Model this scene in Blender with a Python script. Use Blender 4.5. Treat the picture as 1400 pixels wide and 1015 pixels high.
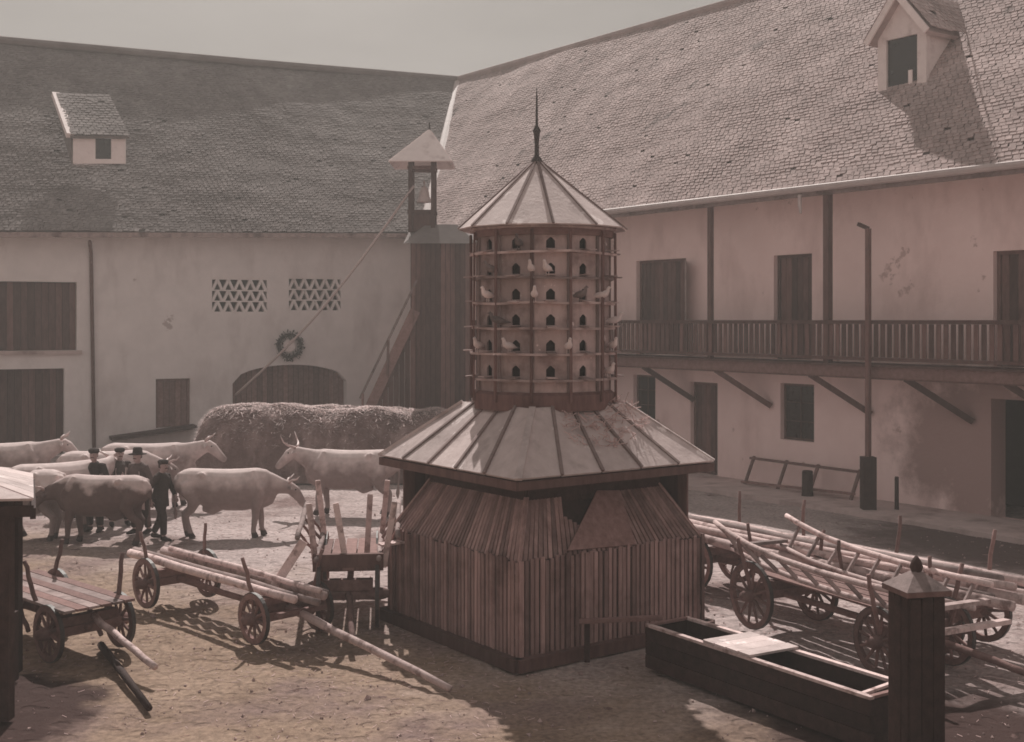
import bpy, bmesh, math, random
from mathutils import Vector, Matrix, Euler, noise
R = math.radians
random.seed(7)
for o in list(bpy.data.objects): bpy.data.objects.remove(o)
scene = bpy.context.scene
col = scene.collection

# ------------------------------------------------------------------ camera, sky, sun
HAZE = 0.0031
H, F, CX, HY = 4.4, 1650.0, 700.0, 438.0          # eye height, focal length, principal column, horizon row
cam_d = bpy.data.cameras.new('camera'); cam = bpy.data.objects.new('camera', cam_d); col.objects.link(cam)
cam.location = (0, 0, H); cam.rotation_euler = (R(90), 0, 0)
cam_d.sensor_width = 36; cam_d.lens = 36*F/1400; cam_d.shift_y = -(507.5-HY)/1400; cam_d.clip_end = 3000
scene.camera = cam
SUN_EL, SUN_H = R(47), Vector((-0.13, 0.99, 0)).normalized()   # where the sun stands: beyond the barn, ahead of the camera
to_sun = Vector((SUN_H.x*math.cos(SUN_EL), SUN_H.y*math.cos(SUN_EL), math.sin(SUN_EL)))
world = bpy.data.worlds.new('World'); scene.world = world; world.use_nodes = True
wn = world.node_tree; wn.nodes.clear()
sky = wn.nodes.new('ShaderNodeTexSky'); sky.sky_type = 'NISHITA'; sky.sun_disc = False
sky.sun_elevation = SUN_EL; sky.sun_rotation = math.atan2(SUN_H.x, SUN_H.y)
sky.air_density = 1.0; sky.dust_density = 4.0; sky.ozone_density = 1.0
bw = wn.nodes.new('ShaderNodeRGBToBW'); wmix = wn.nodes.new('ShaderNodeMix'); wmix.data_type = 'RGBA'; wmix.blend_type = 'MULTIPLY'
wmix.inputs['Factor'].default_value = 1.0
veil = wn.nodes.new('ShaderNodeMath'); veil.operation = 'POWER'; veil.inputs[1].default_value = 0.15      # thin high cloud evens the sky out
wn.links.new(sky.outputs['Color'], bw.inputs['Color']); wn.links.new(bw.outputs['Val'], veil.inputs[0]); wn.links.new(veil.outputs[0], wmix.inputs['A'])
wmix.inputs['B'].default_value = (1.55, 1.42, 1.32, 1)
wtc = wn.nodes.new('ShaderNodeTexCoord'); wmp = wn.nodes.new('ShaderNodeMapping'); wmp.inputs['Scale'].default_value = (1, 1, 3.5)
wns = wn.nodes.new('ShaderNodeTexNoise'); wns.inputs['Scale'].default_value = 3.0; wns.inputs['Detail'].default_value = 6
wmr = wn.nodes.new('ShaderNodeMapRange'); wmr.inputs['From Min'].default_value = .3; wmr.inputs['From Max'].default_value = .7; wmr.inputs['To Min'].default_value = .86; wmr.inputs['To Max'].default_value = 1.1
wcl = wn.nodes.new('ShaderNodeMix'); wcl.data_type = 'RGBA'; wcl.blend_type = 'MULTIPLY'; wcl.inputs['Factor'].default_value = 1.0      # thin cloud over the whole sky
wn.links.new(wtc.outputs['Generated'], wmp.inputs['Vector']); wn.links.new(wmp.outputs['Vector'], wns.inputs['Vector']); wn.links.new(wns.outputs['Fac'], wmr.inputs['Value'])
wn.links.new(wmix.outputs['Result'], wcl.inputs['A']); wn.links.new(wmr.outputs['Result'], wcl.inputs['B'])
bg = wn.nodes.new('ShaderNodeBackground'); bg.inputs['Strength'].default_value = 0.128
wo = wn.nodes.new('ShaderNodeOutputWorld')
wn.links.new(wcl.outputs['Result'], bg.inputs['Color']); wn.links.new(bg.outputs['Background'], wo.inputs['Surface'])
sd = bpy.data.lights.new('sun', 'SUN'); sd.energy = 3.0; sd.angle = R(0.6); sd.color = (1, 0.94, 0.88)
so = bpy.data.objects.new('sun', sd); col.objects.link(so); so.rotation_euler = to_sun.to_track_quat('Z', 'Y').to_euler()
so.location = (-30, 20, 40)
vs = scene.view_settings; vs.view_transform = 'Standard'; vs.look = 'None'; vs.exposure = 0.62; vs.gamma = 1.0; vs.use_curve_mapping = False
scene.render.engine = 'CYCLES'; scene.cycles.max_bounces = 6; scene.cycles.diffuse_bounces = 4; scene.cycles.volume_bounces = 0; scene.cycles.filter_width = 1.7

# ------------------------------------------------------------------ helpers
def G(x, y, z=0.0):
    """world point of height z seen at photo pixel (x, y)"""
    D = F*(H-z)/(y-HY); return Vector(((x-CX)*D/F, D, z))
def A(x, y, D): return Vector(((x-CX)*D/F, D, H-(y-HY)*D/F))

def tag(o, label=None, cat=None, group=None, kind=None):
    if label: o['label'] = label
    if cat: o['category'] = cat
    if group: o['group'] = group
    if kind: o['kind'] = kind
    return o
MW = {}
def thing(name, label, cat, loc=(0, 0, 0), rz=0.0, group=None):
    o = bpy.data.objects.new(name, None); col.objects.link(o)
    o.location = loc; o.rotation_euler = (0, 0, rz); o.empty_display_size = 0.2
    MW[o] = Matrix.Translation(Vector(loc)) @ Matrix.Rotation(rz, 4, 'Z')
    return tag(o, label, cat, group)
def link(name, me, mat=None, parent=None, local=False, M=None):
    o = bpy.data.objects.new(name, me); col.objects.link(o)
    if mat is not None:
        if not me.materials: me.materials.append(mat)
        elif me.materials[0] != mat:
            o.material_slots[0].link = 'OBJECT'; o.material_slots[0].material = mat
    if M is not None: o.matrix_basis = M
    MW[o] = M.copy() if M is not None else Matrix()
    if parent is not None:
        o.parent = parent
        if not local:
            o.matrix_parent_inverse = MW[parent].inverted()
        else:
            MW[o] = MW[parent] @ MW[o]
    return o
class MB:
    def __init__(s): s.v = []; s.f = []
    def add(s, vs, fs):
        n = len(s.v); s.v += [tuple(v) for v in vs]; s.f += [tuple(i+n for i in f) for f in fs]; return s
    def box8(s, p):   # p: 4 bottom + 4 top
        return s.add(p, [(3, 2, 1, 0), (4, 5, 6, 7), (0, 1, 5, 4), (1, 2, 6, 5), (2, 3, 7, 6), (3, 0, 4, 7)])
    def box(s, c, d, M=None):
        M = M or Matrix(); c = Vector(c); x, y, z = d[0]/2, d[1]/2, d[2]/2
        return s.box8([M @ (c+Vector(q)) for q in ((-x,-y,-z), (x,-y,-z), (x,y,-z), (-x,y,-z), (-x,-y,z), (x,-y,z), (x,y,z), (-x,y,z))])
    def beam(s, p0, p1, w, h, up=(0, 0, 1), e=0.0):
        p0, p1 = Vector(p0), Vector(p1); d = (p1-p0).normalized(); up = Vector(up)
        sx = d.cross(up)
        if sx.length < 1e-4: sx = d.cross(Vector((1, 0, 0)))
        sx.normalize(); uz = sx.cross(d).normalized(); p0 = p0-d*e; p1 = p1+d*e
        q = []
        for k in (-1, 1):
            q += [p0-sx*w/2+uz*k*h/2, p0+sx*w/2+uz*k*h/2, p1+sx*w/2+uz*k*h/2, p1-sx*w/2+uz*k*h/2]
        return s.box8(q)
    def slab(s, quad, t):      # quad of points, extruded by t along its normal
        q = [Vector(p) for p in quad]; n = (q[1]-q[0]).cross(q[-1]-q[0]).normalized()*t; m = len(q)
        top = [p+n for p in q]
        fs = [tuple(reversed(range(m))), tuple(range(m, 2*m))] + [(i, (i+1) % m, m+(i+1) % m, m+i) for i in range(m)]
        return s.add(q+top, fs)
    def tube(s, pts, rad, n=8, squash=None, cap=True):
        pts = [Vector(p) for p in pts]
        if not isinstance(rad, (list, tuple)): rad = [rad]*len(pts)
        base = len(s.v); ref = None
        for i, p in enumerate(pts):
            a = pts[max(i-1, 0)]; b = pts[min(i+1, len(pts)-1)]; d = (b-a).normalized()
            if ref is None:
                ref = d.cross(Vector((0, 0, 1)))
                if ref.length < 0.05: ref = d.cross(Vector((0, 1, 0)))
            u = (ref-d*ref.dot(d)).normalized(); w = d.cross(u)
            for k in range(n):
                t = 2*math.pi*k/n; r = rad[i]
                ru, rw = (r if not isinstance(r, (tuple, list)) else r[0]), (r if not isinstance(r, (tuple, list)) else r[1])
                s.v.append(tuple(p+u*math.cos(t)*ru+w*math.sin(t)*rw))
        m = len(pts)
        for i in range(m-1):
            for k in range(n):
                a = base+i*n+k; b = base+i*n+(k+1) % n
                s.f.append((a, b, b+n, a+n))
        if cap:
            s.f.append(tuple(base+k for k in reversed(range(n)))); s.f.append(tuple(base+(m-1)*n+k for k in range(n)))
        return s
    def lathe(s, prof, n=12, c=(0, 0, 0), a0=0.0):   # prof: (r, z)
        base = len(s.v); c = Vector(c)
        for r, z in prof:
            for k in range(n):
                t = a0+2*math.pi*k/n; s.v.append((c.x+r*math.cos(t), c.y+r*math.sin(t), c.z+z))
        m = len(prof)
        for i in range(m-1):
            for k in range(n):
                a = base+i*n+k; b = base+i*n+(k+1) % n; s.f.append((a, b, b+n, a+n))
        s.f.append(tuple(base+k for k in reversed(range(n)))); s.f.append(tuple(base+(m-1)*n+k for k in range(n)))
        return s
    def mesh(s, name, smooth=False, fix=True):
        me = bpy.data.meshes.new(name); me.from_pydata(s.v, [], s.f)
        if fix:
            bm = bmesh.new(); bm.from_mesh(me); bmesh.ops.recalc_face_normals(bm, faces=bm.faces); bm.to_mesh(me); bm.free()
        if smooth:
            for p in me.polygons: p.use_smooth = True
        me.update(); return me
    def build(s, name, mat, parent=None, local=False, smooth=False, kind=None, fix=True):
        o = link(name, s.mesh(name, smooth, fix), mat, parent, local)
        if kind: o['kind'] = kind
        return o
def remeshed(mb, name, voxel, smooth_it=6):
    me = mb.mesh(name); o = bpy.data.objects.new('tmp', me); col.objects.link(o)
    m = o.modifiers.new('r', 'REMESH'); m.mode = 'VOXEL'; m.voxel_size = voxel; m.use_smooth_shade = True
    k = o.modifiers.new('s', 'SMOOTH'); k.iterations = smooth_it; k.factor = 0.5
    dg = bpy.context.evaluated_depsgraph_get(); ev = o.evaluated_get(dg)
    out = bpy.data.meshes.new_from_object(ev); out.name = name
    bpy.data.objects.remove(o)
    for p in out.polygons: p.use_smooth = True
    return out

# unit plank shared by many pieces: x length 1, y width 1, z thickness 1, slightly worn corners
def unit_plank():
    bm = bmesh.new(); bmesh.ops.create_cube(bm, size=1.0)
    bmesh.ops.bevel(bm, geom=[e for e in bm.edges], offset=0.04, segments=1, affect='EDGES')
    me = bpy.data.meshes.new('plank'); bm.to_mesh(me); bm.free(); return me
PLANK = {}
def plank(name, p0, p1, w, t, mat, parent, up=(0, 0, 1), local=False):
    """one board from p0 to p1, width w (across, perpendicular to up), thickness t (along up)"""
    me = PLANK.get(mat.name)
    if me is None:
        me = unit_plank(); me.materials.append(mat); PLANK[mat.name] = me
    p0, p1 = Vector(p0), Vector(p1); d = p1-p0; L = d.length; d.normalize(); up = Vector(up)
    y = up.cross(d)
    if y.length < 1e-4: y = Vector((0, 1, 0)).cross(d)
    y.normalize(); z = d.cross(y)
    M = Matrix(((d.x*L, y.x*w, z.x*t, (p0.x+p1.x)/2), (d.y*L, y.y*w, z.y*t, (p0.y+p1.y)/2), (d.z*L, y.z*w, z.z*t, (p0.z+p1.z)/2), (0, 0, 0, 1)))
    return link(name, me, None, parent, local, M)

# ------------------------------------------------------------------ materials
def material(name, c1, c2, scale=4.0, rough=0.9, bump=0.3, stretch=(1, 1, 1), rand=0.12, stain=None, stain_scale=0.6, stain_lo=0.5, stain_hi=0.7, fine=None, dist=0.02, spec=0.25, sst=(1, 1, 1), island=0.0, flake=None, flake_scale=.8, flake_at=.62):
    m = bpy.data.materials.new(name); m.use_nodes = True; t = m.node_tree; N, L = t.nodes, t.links
    b = N['Principled BSDF']; b.inputs['Roughness'].default_value = rough; b.inputs['Specular IOR Level'].default_value = spec
    tc = N.new('ShaderNodeTexCoord'); mp = N.new('ShaderNodeMapping'); mp.inputs['Scale'].default_value = stretch
    geo = N.new('ShaderNodeNewGeometry')
    L.new(geo.outputs['Position'], mp.inputs['Vector'])
    n1 = N.new('ShaderNodeTexNoise'); n1.inputs['Scale'].default_value = scale; n1.inputs['Detail'].default_value = 8; n1.inputs['Roughness'].default_value = 0.65
    L.new(mp.outputs['Vector'], n1.inputs['Vector'])
    r1 = N.new('ShaderNodeValToRGB'); r1.color_ramp.elements[0].position = 0.3; r1.color_ramp.elements[1].position = 0.7
    r1.color_ramp.elements[0].color = (*c1, 1); r1.color_ramp.elements[1].color = (*c2, 1)
    L.new(n1.outputs['Fac'], r1.inputs['Fac']); out = r1.outputs['Color']
    if stain:
        n2 = N.new('ShaderNodeTexNoise'); n2.inputs['Scale'].default_value = stain_scale; n2.inputs['Detail'].default_value = 6; n2.inputs['Roughness'].default_value = 0.6
        m2p = N.new('ShaderNodeMapping'); m2p.inputs['Scale'].default_value = sst; L.new(geo.outputs['Position'], m2p.inputs['Vector']); L.new(m2p.outputs['Vector'], n2.inputs['Vector'])
        r2 = N.new('ShaderNodeMapRange'); r2.inputs['From Min'].default_value = stain_lo; r2.inputs['From Max'].default_value = stain_hi
        L.new(n2.outputs['Fac'], r2.inputs['Value'])
        mx = N.new('ShaderNodeMix'); mx.data_type = 'RGBA'; L.new(r2.outputs['Result'], mx.inputs['Factor']); L.new(out, mx.inputs['A'])
        mx.inputs['B'].default_value = (*stain, 1); out = mx.outputs['Result']
    if flake:
        n4 = N.new('ShaderNodeTexNoise'); n4.inputs['Scale'].default_value = flake_scale; n4.inputs['Detail'].default_value = 9; n4.inputs['Roughness'].default_value = .62
        L.new(geo.outputs['Position'], n4.inputs['Vector'])
        r4 = N.new('ShaderNodeMapRange'); r4.inputs['From Min'].default_value = flake_at; r4.inputs['From Max'].default_value = flake_at+.025
        L.new(n4.outputs['Fac'], r4.inputs['Value']); m4 = N.new('ShaderNodeMix'); m4.data_type = 'RGBA'; L.new(r4.outputs['Result'], m4.inputs['Factor']); L.new(out, m4.inputs['A']); m4.inputs['B'].default_value = (*flake, 1); out = m4.outputs['Result']
    if island:
        mi = N.new('ShaderNodeMapRange'); mi.inputs['To Min'].default_value = 1-island; mi.inputs['To Max'].default_value = 1+island; L.new(geo.outputs['Random Per Island'], mi.inputs['Value'])
        mk = N.new('ShaderNodeMix'); mk.data_type = 'RGBA'; mk.blend_type = 'MULTIPLY'; mk.inputs['Factor'].default_value = 1
        L.new(out, mk.inputs['A']); L.new(mi.outputs['Result'], mk.inputs['B']); out = mk.outputs['Result']
    if rand:
        oi = N.new('ShaderNodeObjectInfo'); mr = N.new('ShaderNodeMapRange')
        mr.inputs['To Min'].default_value = 1-rand*1.6; mr.inputs['To Max'].default_value = 1+rand*1.6; L.new(oi.outputs['Random'], mr.inputs['Value'])
        mv = N.new('ShaderNodeMix'); mv.data_type = 'RGBA'; mv.blend_type = 'MULTIPLY'; mv.inputs['Factor'].default_value = 1
        L.new(out, mv.inputs['A']); L.new(mr.outputs['Result'], mv.inputs['B']); out = mv.outputs['Result']
    L.new(out, b.inputs['Base Color'])
    if bump:
        n3 = N.new('ShaderNodeTexNoise'); n3.inputs['Scale'].default_value = fine or scale*4; n3.inputs['Detail'].default_value = 6; n3.inputs['Roughness'].default_value = 0.7
        L.new(mp.outputs['Vector'], n3.inputs['Vector'])
        bp = N.new('ShaderNodeBump'); bp.inputs['Strength'].default_value = bump; bp.inputs['Distance'].default_value = dist
        L.new(n3.outputs['Fac'], bp.inputs['Height']); L.new(bp.outputs['Normal'], b.inputs['Normal'])
    return m
def S(v, w=1.0):     # sepia of luminance v, w = how warm
    return (v*(1+0.24*w), v*(1-0.06*w), v*(1-0.09*w))
M = {}
M['plaster_barn'] = material('plaster_barn', S(.76, .3), S(.86, .3), 1.3, .95, .6, rand=0, stain=S(.54, .5), stain_scale=.8, stain_lo=.50, stain_hi=.80, fine=9, sst=(1, 1, .4), flake=S(.5, .6), flake_at=.67)
M['plaster_house'] = material('plaster_house', S(.76, .95), S(.84, .85), 1.1, .95, .6, rand=0, stain=S(.54, 1.2), stain_scale=.9, stain_lo=.50, stain_hi=.82, fine=9, sst=(1, 1, .45), flake=S(.5, 1.2), flake_at=.64)
M['stone_band'] = material('stone_band', S(.40, .9), S(.54, .8), 2, .95, .8, rand=.05, stain=S(.26, 1.1), stain_scale=1.1, fine=6)
M['tile_house'] = material('tile_house', S(.27, 1.0), S(.40, .9), 1.6, .9, .5, rand=0, stain=S(.50, .8), stain_scale=.5, stain_lo=.5, stain_hi=.75, fine=18, island=.13, flake=S(.18, 1.0), flake_scale=.6, flake_at=.64)
M['tile_barn'] = material('tile_barn', S(.15, .55), S(.22, .5), 1.2, .95, .3, rand=0, stain=S(.27, .4), stain_scale=.4, fine=18, island=.15)
M['wood_dark'] = material('wood_dark', S(.065, 2.4), S(.12, 2.2), 9, .85, .5, stretch=(1, 1, .25), rand=.25)
M['wood_black'] = material('wood_black', S(.022, 2.3), S(.045, 2.2), 9, .85, .5, rand=.2)
M['wood_picket'] = material('wood_picket', S(.18, 1.8), S(.32, 1.6), 8, .9, .6, stretch=(1.6, 1.6, .2), rand=.24, stain=S(.11, 2.0), stain_scale=1.3)
M['wood_roof'] = material('wood_roof', S(.46, .75), S(.60, .65), 5, .75, .6, stretch=(1, 1, .6), rand=.10, stain=S(.28, .9), stain_scale=1.7, stain_lo=.54, stain_hi=.75, flake=S(.74, .5), flake_scale=2.2, flake_at=.60)
M['wood_batten'] = material('wood_batten', S(.16, 1.1), S(.24, 1.1), 8, .85, .4, rand=.1)
M['wood_drum'] = material('wood_drum', S(.27, 1.1), S(.42, 1.0), 6, .9, .6, stretch=(1, 1, .3), rand=.25, stain=S(.16, 1.4), stain_scale=2.6, flake=S(.58, .7), flake_scale=4.5, flake_at=.65)
M['wood_pale'] = material('wood_pale', S(.44, 1), S(.64, .9), 9, .85, .7, rand=.18, stain=S(.24, 1.4), stain_scale=5, stain_lo=.52, stain_hi=.64)
M['wood_grey'] = material('wood_grey', S(.20, 1), S(.32, 1), 9, .85, .5, rand=.18, stain=S(.10, 1.2), stain_scale=2.5)
M['wood_old'] = material('wood_old', S(.11, 2.1), S(.20, 1.9), 9, .88, .5, rand=.2)
M['iron'] = material('iron', S(.03, .8), S(.06, .8), 20, .55, .2, rand=.1, spec=.5)
M['white_paint'] = material('white_paint', S(.78, .5), S(.88, .45), 4, .75, .3, rand=.04, stain=S(.55, .7), stain_scale=2.5, stain_lo=.55, stain_hi=.75)
M['glass_dark'] = material('glass_dark', S(.015), S(.025), 2, .15, 0, rand=.1, spec=.6)
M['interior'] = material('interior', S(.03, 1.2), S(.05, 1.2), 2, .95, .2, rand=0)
M['lead'] = material('lead', S(.40, .6), S(.52, .6), 3, .6, .2, rand=.05)
M['leaf'] = material('leaf', S(.03, .9), S(.07, .9), 12, .7, .3, rand=.1)
M['rope'] = material('rope', S(.38, .8), S(.48, .8), 40, .9, .2, rand=0)
M['bell'] = material('bell', S(.5, .7), S(.62, .6), 6, .4, .1, rand=0, spec=.5)
M['skin'] = material('skin', S(.30, 1.3), S(.36, 1.3), 20, .6, .1, rand=.05)
M['cloth_dark'] = material('cloth_dark', S(.022, 1.2), S(.04, 1.2), 30, .95, .3, rand=.2)
M['cloth_grey'] = material('cloth_grey', S(.07, 1.1), S(.10, 1.1), 30, .95, .3, rand=.2)
M['cloth_pale'] = material('cloth_pale', S(.42, .8), S(.52, .8), 30, .95, .3, rand=.1)
M['horn'] = material('horn', S(.40, 1), S(.55, 1), 10, .45, .1, rand=0, spec=.5)
M['hoof'] = material('hoof', S(.05, 1), S(.08, 1), 10, .7, .2, rand=0)
M['feather_pale'] = material('feather_pale', S(.66, .6), S(.8, .6), 20, .85, .2, rand=.1)
M['feather_grey'] = material('feather_grey', S(.13, .9), S(.2, .9), 20, .85, .2, rand=.2)
M['straw'] = material('straw', S(.42, 1.2), S(.56, 1.2), 20, .9, .2, rand=0)
M['stone'] = material('stone', S(.24, 1.2), S(.38, 1.2), 8, .9, .4, rand=0, island=.3)

def ground_material():
    m = bpy.data.materials.new('yard_earth'); m.use_nodes = True; t = m.node_tree; N, L = t.nodes, t.links
    b = N['Principled BSDF']; b.inputs['Roughness'].default_value = .95; b.inputs['Specular IOR Level'].default_value = .15
    g = N.new('ShaderNodeNewGeometry')
    def nz(sc, det=5, ro=.62):
        n = N.new('ShaderNodeTexNoise'); n.inputs['Scale'].default_value = sc; n.inputs['Detail'].default_value = det; n.inputs['Roughness'].default_value = ro
        L.new(g.outputs['Position'], n.inputs['Vector']); return n.outputs['Fac']
    def ramp(fac, p0, p1, c0, c1):
        r = N.new('ShaderNodeValToRGB'); e = r.color_ramp.elements; e[0].position = p0; e[1].position = p1; e[0].color = (*c0, 1); e[1].color = (*c1, 1)
        L.new(fac, r.inputs['Fac']); return r.outputs['Color']
    def mix(a, bb, fac, mode='MIX'):
        x = N.new('ShaderNodeMix'); x.data_type = 'RGBA'; x.blend_type = mode
        for k, v in (('Factor', fac), ('A', a), ('B', bb)):
            if isinstance(v, (int, float)): x.inputs[k].default_value = v
            elif isinstance(v, tuple): x.inputs[k].default_value = (*v, 1)
            else: L.new(v, x.inputs[k])
        return x.outputs['Result']
    warm = ramp(nz(.9), .32, .68, (.29, .20, .150), (.40, .285, .22))
    pale = ramp(nz(.9), .32, .68, S(.38, .8), S(.52, .7))
    sx = N.new('ShaderNodeSeparateXYZ'); L.new(g.outputs['Position'], sx.inputs[0])
    dry = N.new('ShaderNodeMath'); dry.operation = 'MULTIPLY_ADD'; L.new(nz(.5), dry.inputs[0]); dry.inputs[1].default_value = 9.0; L.new(sx.outputs['Y'], dry.inputs[2])
    dx = N.new('ShaderNodeMath'); dx.operation = 'MULTIPLY_ADD'; L.new(sx.outputs['X'], dx.inputs[0]); dx.inputs[1].default_value = .9; L.new(dry.outputs[0], dx.inputs[2])
    dm_ = N.new('ShaderNodeMapRange'); dm_.interpolation_type = 'SMOOTHSTEP'; dm_.inputs['From Min'].default_value = 17.5; dm_.inputs['From Max'].default_value = 23.5; L.new(dx.outputs[0], dm_.inputs['Value'])
    base = mix(warm, pale, dm_.outputs['Result'])      # brown loam in front, paler trodden dust towards the house and cattle
    damp = ramp(nz(.28, 6, .6), .50, .64, (0, 0, 0), (1, 1, 1))
    c = mix(base, S(.19, 1.4), damp)
    fine = ramp(nz(14), .35, .7, (.62, .62, .62), (1.12, 1.12, 1.12))
    c = mix(c, fine, 1.0, 'MULTIPLY')
    # dark ragged patches round trough and gate post, before the house, at left edge
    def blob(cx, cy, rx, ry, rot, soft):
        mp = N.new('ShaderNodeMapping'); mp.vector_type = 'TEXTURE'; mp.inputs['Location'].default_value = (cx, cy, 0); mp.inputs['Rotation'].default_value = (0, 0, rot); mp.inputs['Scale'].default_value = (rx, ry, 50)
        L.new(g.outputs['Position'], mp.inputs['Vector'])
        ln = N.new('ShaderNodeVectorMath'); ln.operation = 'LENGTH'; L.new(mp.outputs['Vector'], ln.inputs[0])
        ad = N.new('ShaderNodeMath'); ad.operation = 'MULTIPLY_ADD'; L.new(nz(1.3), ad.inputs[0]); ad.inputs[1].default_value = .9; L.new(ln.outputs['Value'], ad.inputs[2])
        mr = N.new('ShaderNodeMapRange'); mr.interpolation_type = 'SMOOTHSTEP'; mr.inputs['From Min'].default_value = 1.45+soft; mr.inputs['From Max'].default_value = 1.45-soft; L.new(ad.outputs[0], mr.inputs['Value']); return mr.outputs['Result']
    dark_earth = S(.035, 2.4)
    c = mix(c, dark_earth, blob(5.0, 12.3, 3.0, 1.9, R(-40), .3))
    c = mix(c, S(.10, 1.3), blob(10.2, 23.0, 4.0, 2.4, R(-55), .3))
    c = mix(c, dark_earth, blob(-6.2, 13.6, 1.5, 1.6, 0, .15))
    L.new(c, b.inputs['Base Color'])
    dung = ramp(nz(2.3, 7, .6), .66, .69, (0, 0, 0), (1, 1, 1)); cc_ = N.new('ShaderNodeMix'); cc_.data_type = 'RGBA'; L.new(dung, cc_.inputs['Factor']); L.new(c, cc_.inputs['A']); cc_.inputs['B'].default_value = (*S(.10, 1.8), 1); L.new(cc_.outputs['Result'], b.inputs['Base Color'])
    vo = N.new('ShaderNodeTexVoronoi'); vo.feature = 'SMOOTH_F1'; vo.inputs['Scale'].default_value = 4.2; vo.inputs['Randomness'].default_value = 1.0; L.new(g.outputs['Position'], vo.inputs['Vector'])
    hp_ = N.new('ShaderNodeMapRange'); hp_.interpolation_type = 'SMOOTHSTEP'; hp_.inputs['From Min'].default_value = .22; hp_.inputs['From Max'].default_value = .42; L.new(vo.outputs['Distance'], hp_.inputs['Value'])
    b2 = N.new('ShaderNodeBump'); b2.inputs['Strength'].default_value = .55; b2.inputs['Distance'].default_value = .05; L.new(hp_.outputs['Result'], b2.inputs['Height'])
    bp = N.new('ShaderNodeBump'); bp.inputs['Strength'].default_value = .8; bp.inputs['Distance'].default_value = .06; L.new(b2.outputs['Normal'], bp.inputs['Normal']); L.new(nz(7, 6, .7), bp.inputs['Height']); L.new(bp.outputs['Normal'], b.inputs['Normal'])
    return m
M['earth'] = ground_material()

def wall_patch(m, c, r, colr):
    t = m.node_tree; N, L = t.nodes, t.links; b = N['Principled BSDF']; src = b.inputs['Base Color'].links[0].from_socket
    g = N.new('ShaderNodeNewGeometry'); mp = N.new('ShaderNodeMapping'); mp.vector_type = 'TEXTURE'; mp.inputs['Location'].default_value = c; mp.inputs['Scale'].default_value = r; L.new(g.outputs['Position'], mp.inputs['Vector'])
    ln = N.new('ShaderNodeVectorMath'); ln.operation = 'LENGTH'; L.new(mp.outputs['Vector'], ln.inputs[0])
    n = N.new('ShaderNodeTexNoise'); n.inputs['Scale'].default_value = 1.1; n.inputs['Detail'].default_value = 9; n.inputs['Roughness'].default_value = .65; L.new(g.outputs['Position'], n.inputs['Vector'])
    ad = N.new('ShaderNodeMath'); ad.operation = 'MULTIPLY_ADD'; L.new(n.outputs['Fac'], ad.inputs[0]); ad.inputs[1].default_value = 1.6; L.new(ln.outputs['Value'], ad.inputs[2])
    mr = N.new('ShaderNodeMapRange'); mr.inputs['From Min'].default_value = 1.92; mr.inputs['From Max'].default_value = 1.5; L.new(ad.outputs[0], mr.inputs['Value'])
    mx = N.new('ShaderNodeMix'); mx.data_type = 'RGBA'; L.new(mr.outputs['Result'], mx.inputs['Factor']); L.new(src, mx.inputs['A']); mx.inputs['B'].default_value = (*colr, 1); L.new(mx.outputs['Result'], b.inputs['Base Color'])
wall_patch(M['plaster_house'], (10.6, 26.6, 1.6), (2.6, 3.0, 1.9), S(.34, 1.4))      # dark ragged patch in the plaster colour beside the passage

# ------------------------------------------------------------------ the ground
def gz(x, y):
    d = max(0.0, 1-abs(y-22)/30)
    z = .05*noise.noise((x*.35, y*.35, 1.3))+.03*noise.noise((x*1.4, y*1.4, 4.1))+.016*noise.noise((x*3.3, y*3.3, 8.1))
    for (px, py, dx, dy) in ((-2.0, 15.2, -.72, .69), (-1.1, 15.0, -.72, .69), (5.6, 13.2, -.5, .86)):   # wheel ruts
        a = (x-px)*dy-(y-py)*dx; z -= .06*math.exp(-(a/.13)**2)
    return z*d-.03
def build_ground():
    xs = [-1500, -400, -120, -50]+[-26+.26*i for i in range(201)]+[60, 140, 500, 1500]
    ys = [-1500, -300, -60, -8]+[4+.26*i for i in range(162)]+[60, 140, 500, 1500]
    mb = MB(); nx = len(xs)
    for y in ys:
        for x in xs: mb.v.append((x, y, gz(x, y) if -30 < x < 30 and 0 < y < 48 else -.03))
    for j in range(len(ys)-1):
        for i in range(nx-1): a = j*nx+i; mb.f.append((a, a+1, a+1+nx, a+nx))
    o = mb.build('ground', M['earth'], smooth=True, fix=False); o['kind'] = 'structure'
build_ground()

# ------------------------------------------------------------------ frames for the two ranges
class Fr:
    def __init__(s, O, u, n): s.O, s.u, s.n = Vector(O), Vector(u).normalized(), Vector(n).normalized()
    def p(s, a, b, z): v = s.O+s.u*a+s.n*b; return Vector((v.x, v.y, z))
    def a(s, px, b=0.0):
        k = (px-CX)/F; return (k*(s.O.y+s.n.y*b)-s.O.x-s.n.x*b)/(s.u.x-k*s.u.y)
    def z(s, px, py, b=0.0):
        D = s.p(s.a(px, b), b, 0).y; return H-(py-HY)*D/F
    def box(s, mb, a0, a1, b0, b1, z0, z1):
        return mb.box8([s.p(a0, b0, z0), s.p(a1, b0, z0), s.p(a1, b1, z0), s.p(a0, b1, z0), s.p(a0, b0, z1), s.p(a1, b0, z1), s.p(a1, b1, z1), s.p(a0, b1, z1)])
FB = Fr((-16.1, 38.7, 0), (.9, .438, 0), (.438, -.9, 0))          # barn on the left, n towards the yard
FH = Fr((8.64, 29.4, 0), (.577, -.816, 0), (-.816, -.577, 0))      # galleried house on the right

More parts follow.
